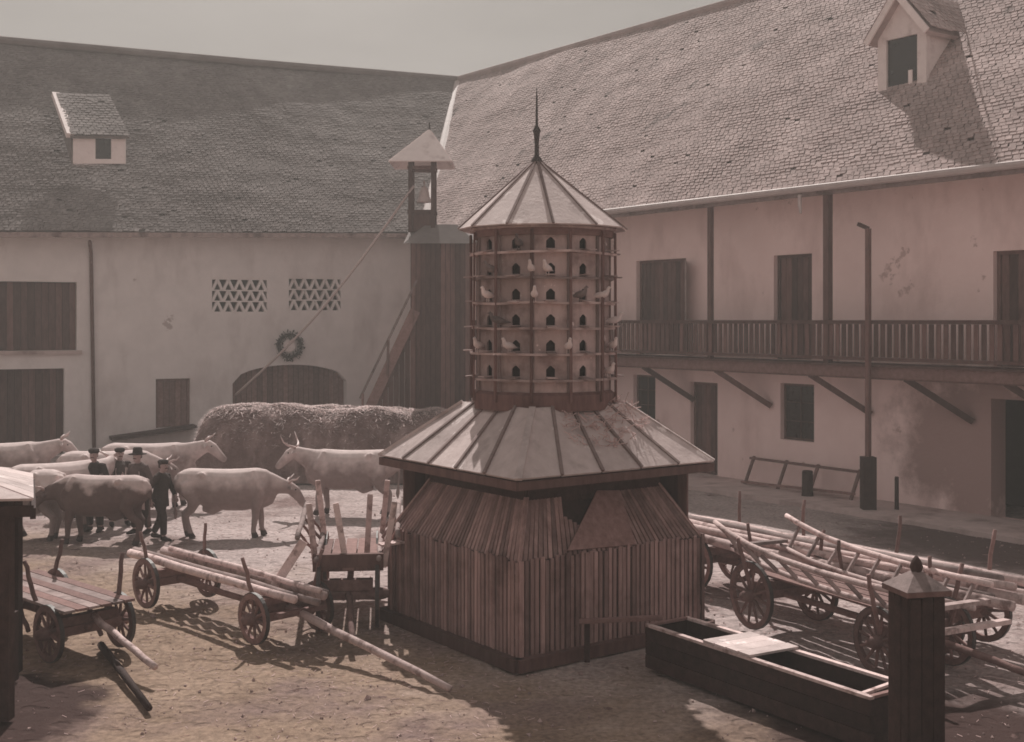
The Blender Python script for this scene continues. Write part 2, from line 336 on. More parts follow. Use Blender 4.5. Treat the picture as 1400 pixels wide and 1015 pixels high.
def wall(fr, a0, a1, z0, z1, th, ops):
    mb = MB(); As = sorted({a0, a1}|{o[0] for o in ops}|{o[1] for o in ops}); Zs = sorted({z0, z1}|{o[2] for o in ops}|{o[3] for o in ops})
    def hole(i, j):
        if i < 0 or j < 0 or i >= len(As)-1 or j >= len(Zs)-1: return None
        am, zm = (As[i]+As[i+1])/2, (Zs[j]+Zs[j+1])/2
        return any(o[0] < am < o[1] and o[2] < zm < o[3] for o in ops)
    for i in range(len(As)-1):
        for j in range(len(Zs)-1):
            if hole(i, j): continue
            p, q, r, s = As[i], As[i+1], Zs[j], Zs[j+1]
            mb.add([fr.p(p, 0, r), fr.p(q, 0, r), fr.p(q, 0, s), fr.p(p, 0, s)], [(0, 1, 2, 3)])
            mb.add([fr.p(p, -th, r), fr.p(q, -th, r), fr.p(q, -th, s), fr.p(p, -th, s)], [(3, 2, 1, 0)])
            for di, dj, e in ((-1, 0, (p, r, p, s)), (1, 0, (q, r, q, s)), (0, -1, (p, r, q, r)), (0, 1, (p, s, q, s))):
                h = hole(i+di, j+dj)
                if h or h is None:
                    mb.add([fr.p(e[0], 0, e[1]), fr.p(e[2], 0, e[3]), fr.p(e[2], -th, e[3]), fr.p(e[0], -th, e[1])], [(0, 1, 2, 3)])
    return mb
def tiles(eave0, eave1, ridge0, ridge1, w, ex, seed):
    """courses of flat clay tiles over the slope eave0-eave1-ridge1-ridge0, one mesh"""
    rnd = random.Random(seed); mb = MB(); e0, e1, r0, r1 = map(Vector, (eave0, eave1, ridge0, ridge1))
    slope = ((r0-e0).length+(r1-e1).length)/2; nrow = int(slope/ex); nrm = (e1-e0).cross(r0-e0).normalized()
    if nrm.z < 0: nrm = -nrm
    for j in range(nrow):
        t0, t1 = j/nrow, min(1, (j+1.25)/nrow)
        la, lb = e0.lerp(r0, t0), e1.lerp(r1, t0); ua, ub = e0.lerp(r0, t1), e1.lerp(r1, t1)
        L = (lb-la).length; n = max(1, int(L/w)); off = (.5 if j % 2 else 0)
        wav = .02*math.sin(j*.7+seed)
        for i in range(n+1):
            s0, s1 = max(0, (i-off)/n), min(1, (i+1-off)/n)
            if s1-s0 < .2/n: continue
            if rnd.random() < .004: continue
            g = .06*(s1-s0); h = .014+rnd.random()*.013+wav*.15; dr = (rnd.random()-.5)*.05/slope-(.06/slope if rnd.random() < .02 else 0)
            a, b_ = la.lerp(lb, s0+g), la.lerp(lb, s1-g); c, d = ua.lerp(ub, s1-g), ua.lerp(ub, s0+g)
            sag = .07+.07*noise.noise((a*.22))+.02*noise.noise((a*.9))
            k = nrm*(h+sag); a = a+k+(r0-e0)*dr; b_ = b_+k+(r0-e0)*dr*(1+rnd.random()); c = c+nrm*(.008+sag); d = d+nrm*(.008+sag)
            dn = nrm*.022
            mb.add([a, b_, c, d, a-dn, b_-dn], [(0, 1, 2, 3), (4, 5, 1, 0), (4, 0, 3), (5, 2, 1)])
    return mb
def roof_slab(mb, e0, e1, r0, r1, t, n=30, m=4):
    e0, e1, r0, r1 = map(Vector, (e0, e1, r0, r1)); nr = (e1-e0).cross(r0-e0).normalized(); nr = nr if nr.z > 0 else -nr
    P = lambda i, j: e0.lerp(e1, i/n).lerp(r0.lerp(r1, i/n), j/m)
    base = len(mb.v)
    for k in (0, 1):
        for j in range(m+1):
            for i in range(n+1): mb.v.append(tuple(P(i, j)-nr*t*k))
    W = n+1; K = W*(m+1)
    for j in range(m):
        for i in range(n):
            a = base+j*W+i; mb.f.append((a, a+1, a+1+W, a+W)); mb.f.append((a+K+W, a+K+W+1, a+K+1, a+K))
    for i in range(n): a = base+i; b = base+m*W+i; mb.f.append((a, a+K, a+K+1, a+1)); mb.f.append((b, b+1, b+K+1, b+K))
    for j in range(m): a = base+j*W; b = a+n; mb.f.append((a, a+W, a+W+K, a+K)); mb.f.append((b, b+K, b+W+K, b+W))
def window(fr, a0, a1, z0, z1, parent, depth=.14, nx=2, nz=3, fm=None):
    fm = fm or M['wood_dark']; w = .06
    mb = MB()
    for (p, q, r, s) in ((a0, a1, z0, z0+w), (a0, a1, z1-w, z1), (a0, a0+w, z0+w, z1-w), (a1-w, a1, z0+w, z1-w)): fr.box(mb, p, q, -depth-.05, -depth, r, s)
    o = mb.build('window', fm, parent)
    mb = MB(); fr.box(mb, a0+w, a1-w, -depth-.035, -depth-.028, z0+w, z1-w); mb.build('pane', M['glass_dark'], o)
    mb = MB()
    for i in range(1, nx): c = a0+(a1-a0)*i/nx; fr.box(mb, c-.015, c+.015, -depth-.027, -depth-.004, z0+w, z1-w)
    for i in range(1, nz): c = z0+(z1-z0)*i/nz; fr.box(mb, a0+w, a1-w, -depth-.026, -depth-.008, c-.013, c+.013)
    mb.build('glazing_bar', fm, o)
    return o
def door(fr, a0, a1, z0, z1, parent, depth=.16, n=4, mat=None, name='door', ztop=None):
    mat = mat or M['wood_dark']; mb = MB()
    fr.box(mb, a0, a0+.08, -depth-.06, -depth+.02, z0, z1); fr.box(mb, a1-.08, a1, -depth-.06, -depth+.02, z0, z1); fr.box(mb, a0+.08, a1-.08, -depth-.06, -depth+.02, z1-.08, z1)
    o = mb.build(name, mat, parent); n = max(2, int((a1-a0-.16)/.17))
    wd = (a1-a0-.16)/n
    for i in range(n):
        c = a0+.08+wd*(i+.5); plank('board', fr.p(c, -depth-.04+random.uniform(-.006, .006), z0+.02), fr.p(c, -depth-.04, z1-.08), wd-.012, .03, mat, o, up=fr.n)
    return o

# ================================================================== barn range
barn = thing('barn', 'long plastered barn with steep tiled roof and arched gate, closing the yard on the left', 'barn', FB.p(0, 0, 0))
cx_u = 15.0
bz_l, bz_r = 7.05, 7.55
def bop(x0, x1, y0, y1):
    a0, a1 = FB.a(x0), FB.a(x1); xm = (x0+x1)/2; return [a0, a1, FB.z(xm, max(y0, y1)), FB.z(xm, min(y0, y1))]
op_loft = bop(-60, 105, 480, 385); op_loft[0] = FB.a(105)-3.6
op_door = bop(-40, 88, 626, 505); op_door[0] = FB.a(88)-3.2; op_door[2] = 0
op_small = bop(213, 260, 585, 518)
op_gate = bop(318, 474, 605, 499); op_gate[2] = 0
v1 = bop(290, 365, 430, 380); v2 = bop(395, 466, 428, 379)
ops_b = [op_loft, op_door, op_small, op_gate, v1, v2]
wall(FB, -14, cx_u-.01, -.2, 7.42, .5, ops_b).build('wall', M['plaster_barn'], barn)
mb = MB()                                                     # back and end walls
FB.box(mb, -14, cx_u+9, -12.5, -12.0, -.2, 7.4); FB.box(mb, -14.5, -14.01, -12.5, 0, -.2, 7.4); mb.build('back_wall', M['plaster_barn'], barn)
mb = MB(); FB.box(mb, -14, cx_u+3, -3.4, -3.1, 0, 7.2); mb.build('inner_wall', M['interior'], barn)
# roof planes meet the house roof along the valley
RO = 5.2
RB0, RB1 = Vector((-18.7, 44.1, 14.55)), FH.p(FH.a(627, -RO), -RO, 15.05)
ub = FB.u
ridgeL = Vector((RB0.x-ub.x*13, RB0.y-ub.y*13, 14.45)); 
eb = .75
# inner corner of the eaves
def isect(fr1, b1, fr2, b2):
    p, d = fr1.p(0, b1, 0), fr1.u; q, e = fr2.p(0, b2, 0), fr2.u
    den = d.x*e.y-d.y*e.x; t = ((q.x-p.x)*e.y-(q.y-p.y)*e.x)/den; return p+d*t
EH = 1.2
corner = isect(FB, eb, FH, EH); corner.z = 7.55
eaveL = FB.p(-14.2, eb, 6.75)
nrm_b = (corner-eaveL).cross(ridgeL-eaveL).normalized()
mb = MB(); roof_slab(mb, eaveL, corner, ridgeL, RB1, .10)
backL = FB.p(-14.2, -13, 7.2); backR = FB.p(cx_u+9, -13, 7.2); mb.slab([ridgeL, RB1, backR, backL], .1)
mb.build('roof', M['tile_barn'], barn)
up_b = nrm_b*.012
tiles(eaveL+up_b, corner+up_b, ridgeL+up_b, RB1+up_b, .17, .14, 3).build('roof_tiles', M['tile_barn'], barn, kind='stuff', fix=False)
mb = MB(); mb.add([FB.p(-14.2, 0, 7.3), FB.p(-14.2, -12.5, 7.3), ridgeL], [(0, 1, 2)]); mb.build('gable', M['plaster_barn'], barn)
mb = MB(); mb.tube([ridgeL+Vector((0, 0, .12)), RB0.lerp(RB1, .5)+Vector((0, 0, .07)), RB1+Vector((0, 0, .12))], .16, 8); mb.build('ridge_cap', M['tile_barn'], barn)
mb = MB(); mb.beam(eaveL+Vector((0, 0, -.06)), corner+Vector((0, 0, -.06)), .10, .16); mb.build('eave_board', M['wood_grey'], barn)
n = 34
for i in range(n):
    t = (i+.5)/n; e = eaveL.lerp(corner, t); ri = ridgeL.lerp(RB1, t); d = (ri-e).normalized()
    if e.x < -19: continue
    mb = MB(); mb.beam(e+d*.12-nrm_b*.07, e+d*1.5-nrm_b*.07, .1, .12); mb.build('rafter', M['wood_old'], barn)
# gate with a segmental head
a0, a1, z0, z1 = op_gate; am = (a0+a1)/2; zs = z1-.62
N_ = 14; arc = [(a0+(a1-a0)*i/N_, zs+(z1-zs)*math.sqrt(max(0, 1-((i/N_-.5)/.5)**2))**1.0) for i in range(N_+1)]
mb = MB()
for i in range(N_):
    (p, zp), (q, zq) = arc[i], arc[i+1]
    mb.box8([FB.p(p, .002, zp), FB.p(q, .002, zq), FB.p(q, -.498, zq), FB.p(p, -.498, zp), FB.p(p, .002, z1+.01), FB.p(q, .002, z1+.01), FB.p(q, -.498, z1+.01), FB.p(p, -.498, z1+.01)])
mb.build('gate_arch', M['plaster_barn'], barn)
gate = MB(); FB.box(gate, a0, a1, -.44, -.40, 2.0, 2.12); gate = gate.build('gate', M['wood_old'], barn)
nb = 22; wd = (a1-a0)/nb
for i in range(nb):
    c = a0+wd*(i+.5); tt = abs((c-am)/(a1-a0)*2); zt = zs+(z1-zs)*math.sqrt(max(0, 1-tt*tt))
    plank('board', FB.p(c, -.36, .05), FB.p(c, -.36, zt), wd-.02, .04, M['wood_old'], gate, up=FB.n)
# other openings
door(FB, op_small[0], op_small[1], op_small[2], op_small[3], barn, name='hatch', mat=M['wood_old'])
mb = MB()                                                       # sloping feed shute under the hatch
p = FB.p(op_small[0]-1.5, .35, op_small[2]-.25); q = FB.p(op_small[1]+.1, .35, op_small[2]+.05); mb.beam(p, q, .7, .12); mb.build('chute', M['wood_black'], barn)
dl = MB(); FB.box(dl, op_door[0], op_door[1], -.46, -.42, op_door[3]-.16, op_door[3]); dl = dl.build('door', M['wood_dark'], barn)
nb = 15; wd = (op_door[1]-op_door[0])/nb
for i in range(nb): c = op_door[0]+wd*(i+.5); plank('board', FB.p(c, -.4, .04), FB.p(c, -.4, op_door[3]-.02), wd-.015, .035, M['wood_dark'], dl, up=FB.n)
dl = MB(); FB.box(dl, op_loft[0], op_loft[1], -.34, -.30, op_loft[2], op_loft[2]+.12); dl = dl.build('loft_door', M['wood_dark'], barn)
nb = 17; wd = (op_loft[1]-op_loft[0])/nb
for i in range(nb): c = op_loft[0]+wd*(i+.5); plank('board', FB.p(c, -.28, op_loft[2]+.02), FB.p(c, -.28, op_loft[3]-.02), wd-.015, .035, M['wood_dark'], dl, up=FB.n)
mb = MB(); FB.box(mb, op_loft[0]-.1, op_loft[1]+.15, -.02, .12, op_loft[2]-.12, op_loft[2]-.003); mb.build('sill', M['stone_band'], barn)
for v in (v1, v2):                                             # brick lattice vents
    vo = MB(); 
    for (p, q, r, s) in ((v[0], v[1], v[2], v[2]+.07), (v[0], v[1], v[3]-.07, v[3])): FB.box(vo, p, q, -.2, -.02, r, s)
    vo = vo.build('lattice_vent', M['plaster_barn'], barn)
    nx, nz = 5, 3; wx, wz = (v[1]-v[0])/nx, (v[3]-v[2]-.14)/nz
    for j in range(nz):
        zb = v[2]+.07+wz*j
        for i in range(nx):
            c = v[0]+wx*i
            for (p, q) in (((c+.02, zb), (c+wx/2, zb+wz)), ((c+wx/2, zb+wz), (c+wx-.02, zb))):
                plank('brick', FB.p(p[0], -.1, p[1]), FB.p(q[0], -.1, q[1]), .09, .16, M['plaster_barn'], vo, up=FB.n)
        mb = MB(); FB.box(mb, v[0], v[1], -.19, -.03, zb-.02, zb+.025); mb.build('course', M['plaster_barn'], vo)
# downpipe
a = FB.a(124); mb = MB(); mb.tube([FB.p(a-.1, .62, 6.95), FB.p(a, .1, 6.6), FB.p(a+.1, .08, 0)], .06, 8); mb.build('downpipe', M['wood_old'], barn, smooth=True)
# valley flashing
mb = MB(); mb.tube([corner+Vector((0, 0, .2)), RB1+Vector((0, 0, .15))], [(.18, .05), (.18, .05)], 8); mb.build('valley_strip', M['lead'], barn)
# shed dormer in the barn roof
def on_barn(px, py):       # roof point seen at that pixel
    d = Vector(((px-CX)/F, 1, -(py-HY)/F)); o = Vector((0, 0, H)); t = (eaveL-o).dot(nrm_b)/d.dot(nrm_b); return o+d*t
pL, pR = on_barn(100, 224), on_barn(172, 224)
dm = MB(); w3 = (pR-pL); uu = w3.normalized(); wdt = w3.length; hh = .85; nin = FB.n*-1
zb = Vector((0, 0, 1))
for (p, q, r, s) in ((0, wdt, 0, .16), (0, wdt*.42, .16, hh), (wdt*.72, wdt, .16, hh)):
    b0 = pL+uu*p; b1 = pL+uu*q
    dm.box8([b0+zb*r+FB.n*.0, b1+zb*r, b1+zb*r+nin*.08, b0+zb*r+nin*.08, b0+zb*s, b1+zb*s, b1+zb*s+nin*.08, b0+zb*s+nin*.08])
dorm = dm.build('dormer', M['white_paint'], barn)
mb = MB(); b0 = pL+uu*(wdt*.42)+zb*.16+nin*.05; b1 = pL+uu*(wdt*.72)+zb*.16+nin*.05
mb.box8([b0, b1, b1+nin*.02, b0+nin*.02, b0+zb*(hh-.16), b1+zb*(hh-.16), b1+zb*(hh-.16)+nin*.02, b0+zb*(hh-.16)+nin*.02]); mb.build('pane', M['glass_dark'], dorm)
rb = on_barn(76, 138); depth = (rb-pL).dot(nin)
t0, t1 = pL+zb*hh-uu*.1+FB.n*.15, pR+zb*hh+uu*.1+FB.n*.15
t2, t3 = rb+zb*.15+uu*(wdt+.1), rb+zb*.15
mb = MB(); mb.slab([t0, t1, t2, t3], .08); mb.build('dormer_roof', M['tile_barn'], dorm); upd = (t1-t0).cross(t3-t0).normalized()*.06; upd = upd if upd.z > 0 else -upd
tiles(t0+upd, t1+upd, t3+upd, t2+upd, .2, .17, 4).build('dormer_tiles', M['tile_barn'], dorm, kind='stuff', fix=False)
for s0 in (pL, pR):
    mb = MB(); q = s0+(rb-pL); mb.slab([s0+nin*.09, s0+nin*.09+zb*(hh-.01), q], .06); mb.build('cheek', M['tile_barn'], dorm)
mb = MB(); mb.beam(t0+zb*.08, t3+zb*.08, .26, .17); mb.build('verge_board', M['white_paint'], dorm)

# wreath over the gate
wc = FB.p(FB.a(395), .10, FB.z(395, 473)); wr = thing('wreath', 'dark round wreath hanging on the barn wall above the arched gate', 'wreath', wc)
mb = MB(); ring = [wc+FB.u*.40*math.cos(t)+Vector((0, 0, .40*math.sin(t))) for t in [2*math.pi*i/24 for i in range(25)]]
mb.tube(ring, .06, 6, cap=False); mb.build('ring', M['leaf'], wr)
mb = MB(); rnd = random.Random(5)
for i in range(260):
    t = rnd.random()*6.283; r = .40+rnd.uniform(-.1, .1); c = wc+FB.u*r*math.cos(t)+Vector((0, 0, r*math.sin(t)))+FB.n*rnd.uniform(-.03, .1)
    e = Euler((rnd.random()*6, rnd.random()*6, rnd.random()*6)).to_matrix(); mb.add([c+e@Vector(v) for v in ((0, 0, 0), (.06, .03, .01), (.13, 0, 0), (.06, -.03, .01))], [(0, 1, 2, 3)])
mb.build('leaves', M['leaf'], wr, kind='stuff', fix=False)
mb = MB(); mb.lathe([(.2, 0), (.24, .02), (.2, .04)], 16); me = mb.mesh('medallion'); 
zq = Vector((0, 0, 1)).rotation_difference(FB.n).to_matrix().to_4x4(); link('medallion', me, M['white_paint'], wr, False, Matrix.Translation(wc-FB.n*.04) @ zq)

# ================================================================== galleried house
house = thing('house', 'two storey plastered house with timber gallery and steep tiled roof on the right', 'house', FH.p(0, 0, 0))
A0, A1 = -19.2, 13.0
def hop(x0, x1, y0, y1):
    xm = (x0+x1)/2; return [FH.a(x0), FH.a(x1), FH.z(xm, max(y0, y1)), FH.z(xm, min(y0, y1))]
DK = 3.38                                                        # gallery floor
u1 = hop(870, 938, 470, 355); u2 = hop(1058, 1110, 470, 348); u3 = hop(1358, 1425, 470, 342)
for q in (u1, u2, u3): q[2] = DK
l1 = hop(866, 896, 575, 513); l2 = hop(944, 981, 640, 523); l2[2] = 0.05; l3 = hop(1067, 1113, 603, 525); l4 = hop(1355, 1450, 700, 548); l4[2] = 0
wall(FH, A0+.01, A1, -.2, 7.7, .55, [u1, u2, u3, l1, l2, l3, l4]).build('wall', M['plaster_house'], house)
mb = MB(); FH.box(mb, A0, A1, -13, -12.5, -.2, 7.5); FH.box(mb, A1+.01, A1+.5, -13, 0, -.2, 7.5); mb.build('back_wall', M['plaster_house'], house)
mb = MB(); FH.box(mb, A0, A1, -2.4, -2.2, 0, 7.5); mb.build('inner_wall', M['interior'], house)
for q in (u1, u2, u3): door(FH, q[0], q[1], q[2], q[3], house)
door(FH, l2[0], l2[1], l2[2], l2[3], house)
for q in (l1, l3): window(FH, q[0], q[1], q[2], q[3], house)
# open leaf of the far upper door
mb = MB(); q = u1
c = FH.p(q[1], .03, 0)
lf = MB(); lf.box8([FH.p(q[1]-.02, .02, DK+.05), FH.p(q[1]+.02, .02, DK+.05), FH.p(q[1]+.45, .42, DK+.05), FH.p(q[1]+.41, .44, DK+.05), FH.p(q[1]-.02, .02, q[3]-.1), FH.p(q[1]+.02, .02, q[3]-.1), FH.p(q[1]+.45, .42, q[3]-.1), FH.p(q[1]+.41, .44, q[3]-.1)])
lf.build('shutter', M['wood_grey'], house)
# plinth of stone along the foot of the wall
mb = MB(); FH.box(mb, l4[0]-.01, A0+.3, .003, .06, -.1, .5) if False else None
zr = 14.62
eR = FH.p(A1+.4, EH, 7.58); rR = FH.p(A1+.4, -RO, zr)
rl = RB1.copy()
nrm_h = (eR-corner).cross(rR-corner).normalized()
if nrm_h.z < 0: nrm_h = -nrm_h
mb = MB()
roof_slab(mb, corner, eR, rl, rR, .1)
bR = FH.p(A1+.4, -13.2, 7.4); bL = FH.p(A0-11, -13.2, 7.4); rl2 = FH.p(A0-11, -RO, zr)
mb.slab([rR, bR, bL, rl2], .1); mb.slab([rl, rl2, FH.p(A0-11, EH, 7.5), FH.p(A0-9, -1, 9.0)], .02) if False else None
mb.build('roof', M['tile_house'], house)
uph = nrm_h*.012
tiles(corner+uph, eR+uph, rl+uph, rR+uph, .17, .14, 9).build('roof_tiles', M['tile_house'], house, kind='stuff', fix=False)
mb = MB(); mb.tube([rl+Vector((0, 0, .12)), rR+Vector((0, 0, .12))], .16, 8); mb.build('ridge_cap', M['tile_house'], house)
mb = MB(); mb.beam(corner+Vector((0, 0, -.05))-FH.n*.05, eR+Vector((0, 0, -.05))-FH.n*.05, .10, .2); mb.build('eave_board', M['wood_grey'], house)
gt = MB(); gt.tube([corner+FH.n*.10+Vector((0, 0, .02)), eR+FH.n*.10+Vector((0, 0, .02))], .085, 8); gt.build('gutter', M['lead'], house)
n = 40
for i in range(n):
    t = (i+.5)/n; e = corner.lerp(eR, t); ri = rl.lerp(rR, t); dd = -FH.n*math.cos(R(46))+Vector((0, 0, math.sin(R(46))))
    mb = MB(); mb.beam(e+dd*.14-nrm_h*.07, e+dd*1.75-nrm_h*.07, .1, .12); mb.build('rafter', M['wood_old'], house)
# soffit boarding: short brackets, a hanging pale rag-like spout below the gutter
a = FH.a(1098, EH); mb = MB(); mb.tube([FH.p(a, EH+.12, 7.45), FH.p(a+.02, EH+.14, 7.2), FH.p(a+.1, EH+.2, 7.0)], [.05, .045, .03], 8); mb.build('spout', M['lead'], house)
# --- gallery
GF = 1.15
a_l, a_r = FH.a(640, GF), A1
gal = MB(); FH.box(gal, a_l, a_r, GF-.14, GF+.0, DK-.34, DK-.06); gal = gal.build('gallery', M['wood_dark'], house)
nb = 7
for i in range(nb):
    b = .06+(GF+.06)*(i+.5)/nb; mb = MB(); FH.box(mb, a_l, a_r, b-.078, b+.078, DK-.055, DK-.005+.004*(i % 2)); mb.build('deck_board', M['wood_dark'], gal)
RT = 4.40
mb = MB(); FH.box(mb, a_l, a_r, GF-.10, GF+.04, RT-.09, RT); mb.build('handrail', M['wood_dark'], gal)
mb = MB(); FH.box(mb, a_l, a_r, GF-.07, GF+.01, DK+.08, DK+.16); mb.build('bottom_rail', M['wood_dark'], gal)
a = a_l+.1
while a < a_r:
    if FH.p(a, GF, 0).y > 24: plank('baluster', FH.p(a, GF-.03, DK+.165), FH.p(a, GF-.03, RT-.092), .115, .028, M['wood_dark'], gal, up=FH.n)
    a += .185
mb = MB(); FH.box(mb, a_l, a_r, GF+.002, GF+.05, DK-.30, DK-.02); mb.build('fascia', M['wood_old'], gal)
for px in (700, 830, 967, 1128, 1300, 1420):                      # posts from rail to eave
    a = FH.a(px, GF); w = .16 if px != 967 else .12
    mb = MB(); FH.box(mb, a-w/2, a+w/2, GF-.18, GF-.18+w, DK, 7.62); o = mb.build('post', M['wood_dark'], gal) if px in (967, 1128) else None
for px in (1000, 1262, 900, 1130, 1400):                          # struts below the gallery
    a = FH.a(px, .6); mb = MB(); mb.beam(FH.p(a-.1, GF-.05, DK-.3), FH.p(a+.9, .05, DK-1.25), .12, .14); mb.build('strut', M['wood_dark'], gal)
for px in (760, 860, 960, 1060, 1160, 1260, 1360):
    a = FH.a(px, .6); mb = MB(); FH.box(mb, a-.07, a+.07, .005, GF-.15, DK-.30, DK-.06); mb.build('joist', M['wood_dark'], gal)
# --- gabled dormer on the house roof
def on_house(px, py):
    d = Vector(((px-CX)/F, 1, -(py-HY)/F)); o = Vector((0, 0, H)); t = (corner-o).dot(nrm_h)/d.dot(nrm_h); return o+d*t
pL = on_house(1200, 138); pR = pL+FH.u*1.42
nin = -FH.n; hw = 1.42; hh = 1.62; ap = 2.45
dorm = MB()
def fpt(x, z, b=0.0): return pL+FH.u*x+zb*z+FH.n*b
def dbox(mb, x0, x1, z0, z1, b0, b1): mb.box8([fpt(x0, z0, b0), fpt(x1, z0, b0), fpt(x1, z0, b1), fpt(x0, z0, b1), fpt(x0, z1, b0), fpt(x1, z1, b0), fpt(x1, z1, b1), fpt(x0, z1, b1)])
for r in ((0, hw, 0, .2), (0, .26, .2, hh), (hw-.26, hw, .2, hh), (.26, hw-.26, hh-.16, hh)): dbox(dorm, r[0], r[1], r[2], r[3], -.12, 0)
dorm.slab([fpt(0, hh, -.12), fpt(hw, hh, -.12), fpt(hw/2, ap, -.12)], .12)
dorm = dorm.build('dormer', M['white_paint'], house)
mb = MB(); dbox(mb, .26, hw-.26, .2, hh-.16, -.09, -.07); mb.build('pane', M['glass_dark'], dorm)
mb = MB(); dbox(mb, hw*.62, hw*.70, .22, .62, -.065, -.03); mb.build('shutter_stay', M['white_paint'], dorm)
back = 2.9
for sx, x0 in ((-1, 0), (1, hw)):
    mb = MB(); 
    q0 = fpt(x0+sx*-.04, .05, -.13); q1 = fpt(x0+sx*-.04, hh, -.13); q2 = fpt(x0+sx*-.04, hh, -1.75)
    mb.slab([q0, q1, q2], .05); mb.build('cheek', M['white_paint'], dorm)
    e0, e1 = fpt(x0+sx*.18, hh-.2, .2), fpt(x0+sx*.18, hh-.2, -back); r0, r1 = fpt(hw/2, ap+.06, .2), fpt(hw/2, ap+.06, -back)
    mb = MB(); mb.slab([e0, e1, r1, r0] if sx < 0 else [e0, r0, r1, e1], .09); mb.build('dormer_roof', M['tile_house'], dorm); upd = (e1-e0).cross(r0-e0).normalized()*.07; upd = upd if upd.z > 0 else -upd
    tiles(e0+upd, e1+upd, r0+upd, r1+upd, .2, .17, 5).build('dormer_tiles', M['tile_house'], dorm, kind='stuff', fix=False)
    mb = MB(); mb.beam(e0+FH.n*.03, r0+FH.n*.03, .05, .16); mb.build('barge_board', M['white_paint'], dorm)

# post with thick foot in front of the gallery
a = FH.a(1187, GF+.25); pp = FH.p(a, GF+.25, 0)
ps = thing('gallery_post', 'thin tall timber post rising from a thick foot in front of the gallery', 'post', pp)
mb = MB(); mb.box(pp+Vector((0, 0, .62)), (.30, .30, 1.3)); mb.build('foot', M['wood_black'], ps)
mb = MB(); mb.beam(pp+Vector((0, 0, 1.27)), pp+Vector((0, 0, 6.5)), .10, .10, up=FH.n); mb.build('shaft', M['wood_dark'], ps)
mb = MB(); mb.beam(pp+Vector((0, 0, 6.5)), pp+Vector((0, 0, 6.62))-FH.u*.28, .08, .08, up=FH.n); mb.build('bracket', M['wood_dark'], ps)

# pavement strip along the house
mb = MB(); FH.box(mb, A0+1, A1, .003, 2.0, -.3, .07); o = mb.build('pavement', M['stone_band']); o['kind'] = 'structure'

# rack leaning on the house wall
rk = thing('hurdle', 'low wooden hurdle with four uprights leaning against the house wall', 'hurdle', FH.p(FH.a(1092, .5), .5, 0))
b = .55
top = [FH.p(FH.a(x, b), b-.28, FH.z(x, y, b-.28)) for x, y in ((1016, 625), (1170, 645))]
bot = [FH.p(FH.a(x, b), b+.05, max(.12, FH.z(x, y, b+.05))) for x, y in ((1016, 660), (1170, 676))]
plank('rail', top[0], top[1], .09, .06, M['wood_old'], rk); plank('rail', bot[0], bot[1], .09, .06, M['wood_old'], rk)
for t in (.03, .34, .62, .97):
    p, q = top[0].lerp(top[1], t), bot[0].lerp(bot[1], t); q = Vector((q.x, q.y, .07)); plank('upright', q, p+(p-q)*.08, .08, .05, M['wood_old'], rk, up=FH.n)
# block and short post near the wall
for (x, w, h_, lab) in ((1104, .28, .62, 'short dark chopping block standing before the hurdle'), (1226, .10, .75, 'short thin stake beside the gallery post foot')):
    p = FH.p(FH.a(x, .9), .9, .07); t = thing('chopping_block' if w > .2 else 'stake', lab, 'block' if w > .2 else 'stake', p)
    mb = MB(); mb.lathe([(w/2*1.08, 0), (w/2, .1), (w/2*.96, h_-.03), (w/2*.85, h_)], 10, p); mb.build('trunk' if w > .2 else 'shaft', M['wood_black'], t, smooth=False)

# ================================================================== bell tower in the corner
TB = Vector((-2.25, 38.0, 0)); bt = thing('bell_tower', 'dark boarded stair tower with open bell turret and pale pyramid roof in the yard corner', 'bell tower', TB)
bw_, bd = 1.85, 1.9; zt = 6.9
mb = MB(); mb.box(TB+Vector((0, bd/2+.03, zt/2)), (bw_-.04, bd, zt)); mb.build('core', M['wood_black'], bt)
nb = 12
for i in range(nb):
    x = TB.x-bw_/2+bw_*(i+.5)/nb; plank('board', (x, TB.y, 0), (x, TB.y, zt), bw_/nb-.015, .03, M['wood_dark'], bt, up=(0, -1, 0))
for i in range(10):
    y = TB.y+.05+1.8*(i+.5)/10; plank('board', (TB.x-bw_/2-.01, y, 0), (TB.x-bw_/2-.01, y, zt), .165, .03, M['wood_dark'], bt, up=(1, 0, 0))
mb = MB(); c = TB+Vector((0, bd/2, 0))
mb.add([c+Vector(v) for v in ((-1.15, -1.2, zt-.1), (1.15, -1.2, zt-.1), (1.15, 1.2, zt+.5), (-1.15, 1.2, zt+.5), (-.5, -.5, zt+.55), (.5, -.5, zt+.55), (.5, .5, zt+.6), (-.5, .5, zt+.6))], [(0, 1, 5, 4), (1, 2, 6, 5), (2, 3, 7, 6), (3, 0, 4, 7), (3, 2, 1, 0), (4, 5, 6, 7)]); mb.build('skirt_roof', M['tile_barn'], bt)
for sx in (-1, 1):
    for sy in (-1, 1):
        p = TB+Vector((-.62+sx*.36, .75+sy*.36, zt+.3)); mb = MB(); mb.beam(p, p+Vector((0, 0, 2.35)), .13, .13, up=(0, 1, 0)); mb.build('turret_post', M['wood_dark'], bt)
tc = TB+Vector((-.62, .75, 0))
for z in (zt+.95, zt+2.35):
    mb = MB()
    for s in (-1, 1):
        mb.beam(tc+Vector((-.45, s*.36, z)), tc+Vector((.45, s*.36, z)), .1, .12); mb.beam(tc+Vector((s*.36, -.31, z+.005)), tc+Vector((s*.36, .31, z+.005)), .1, .11)
    mb.build('turret_rail', M['wood_dark'], bt)
mb = MB(); mb.box(tc+Vector((0, 0, zt+.62)), (.68, .68, .62)); mb.build('turret_panel', M['wood_dark'], bt)
ze = 9.36; za = 10.5; hw = .98
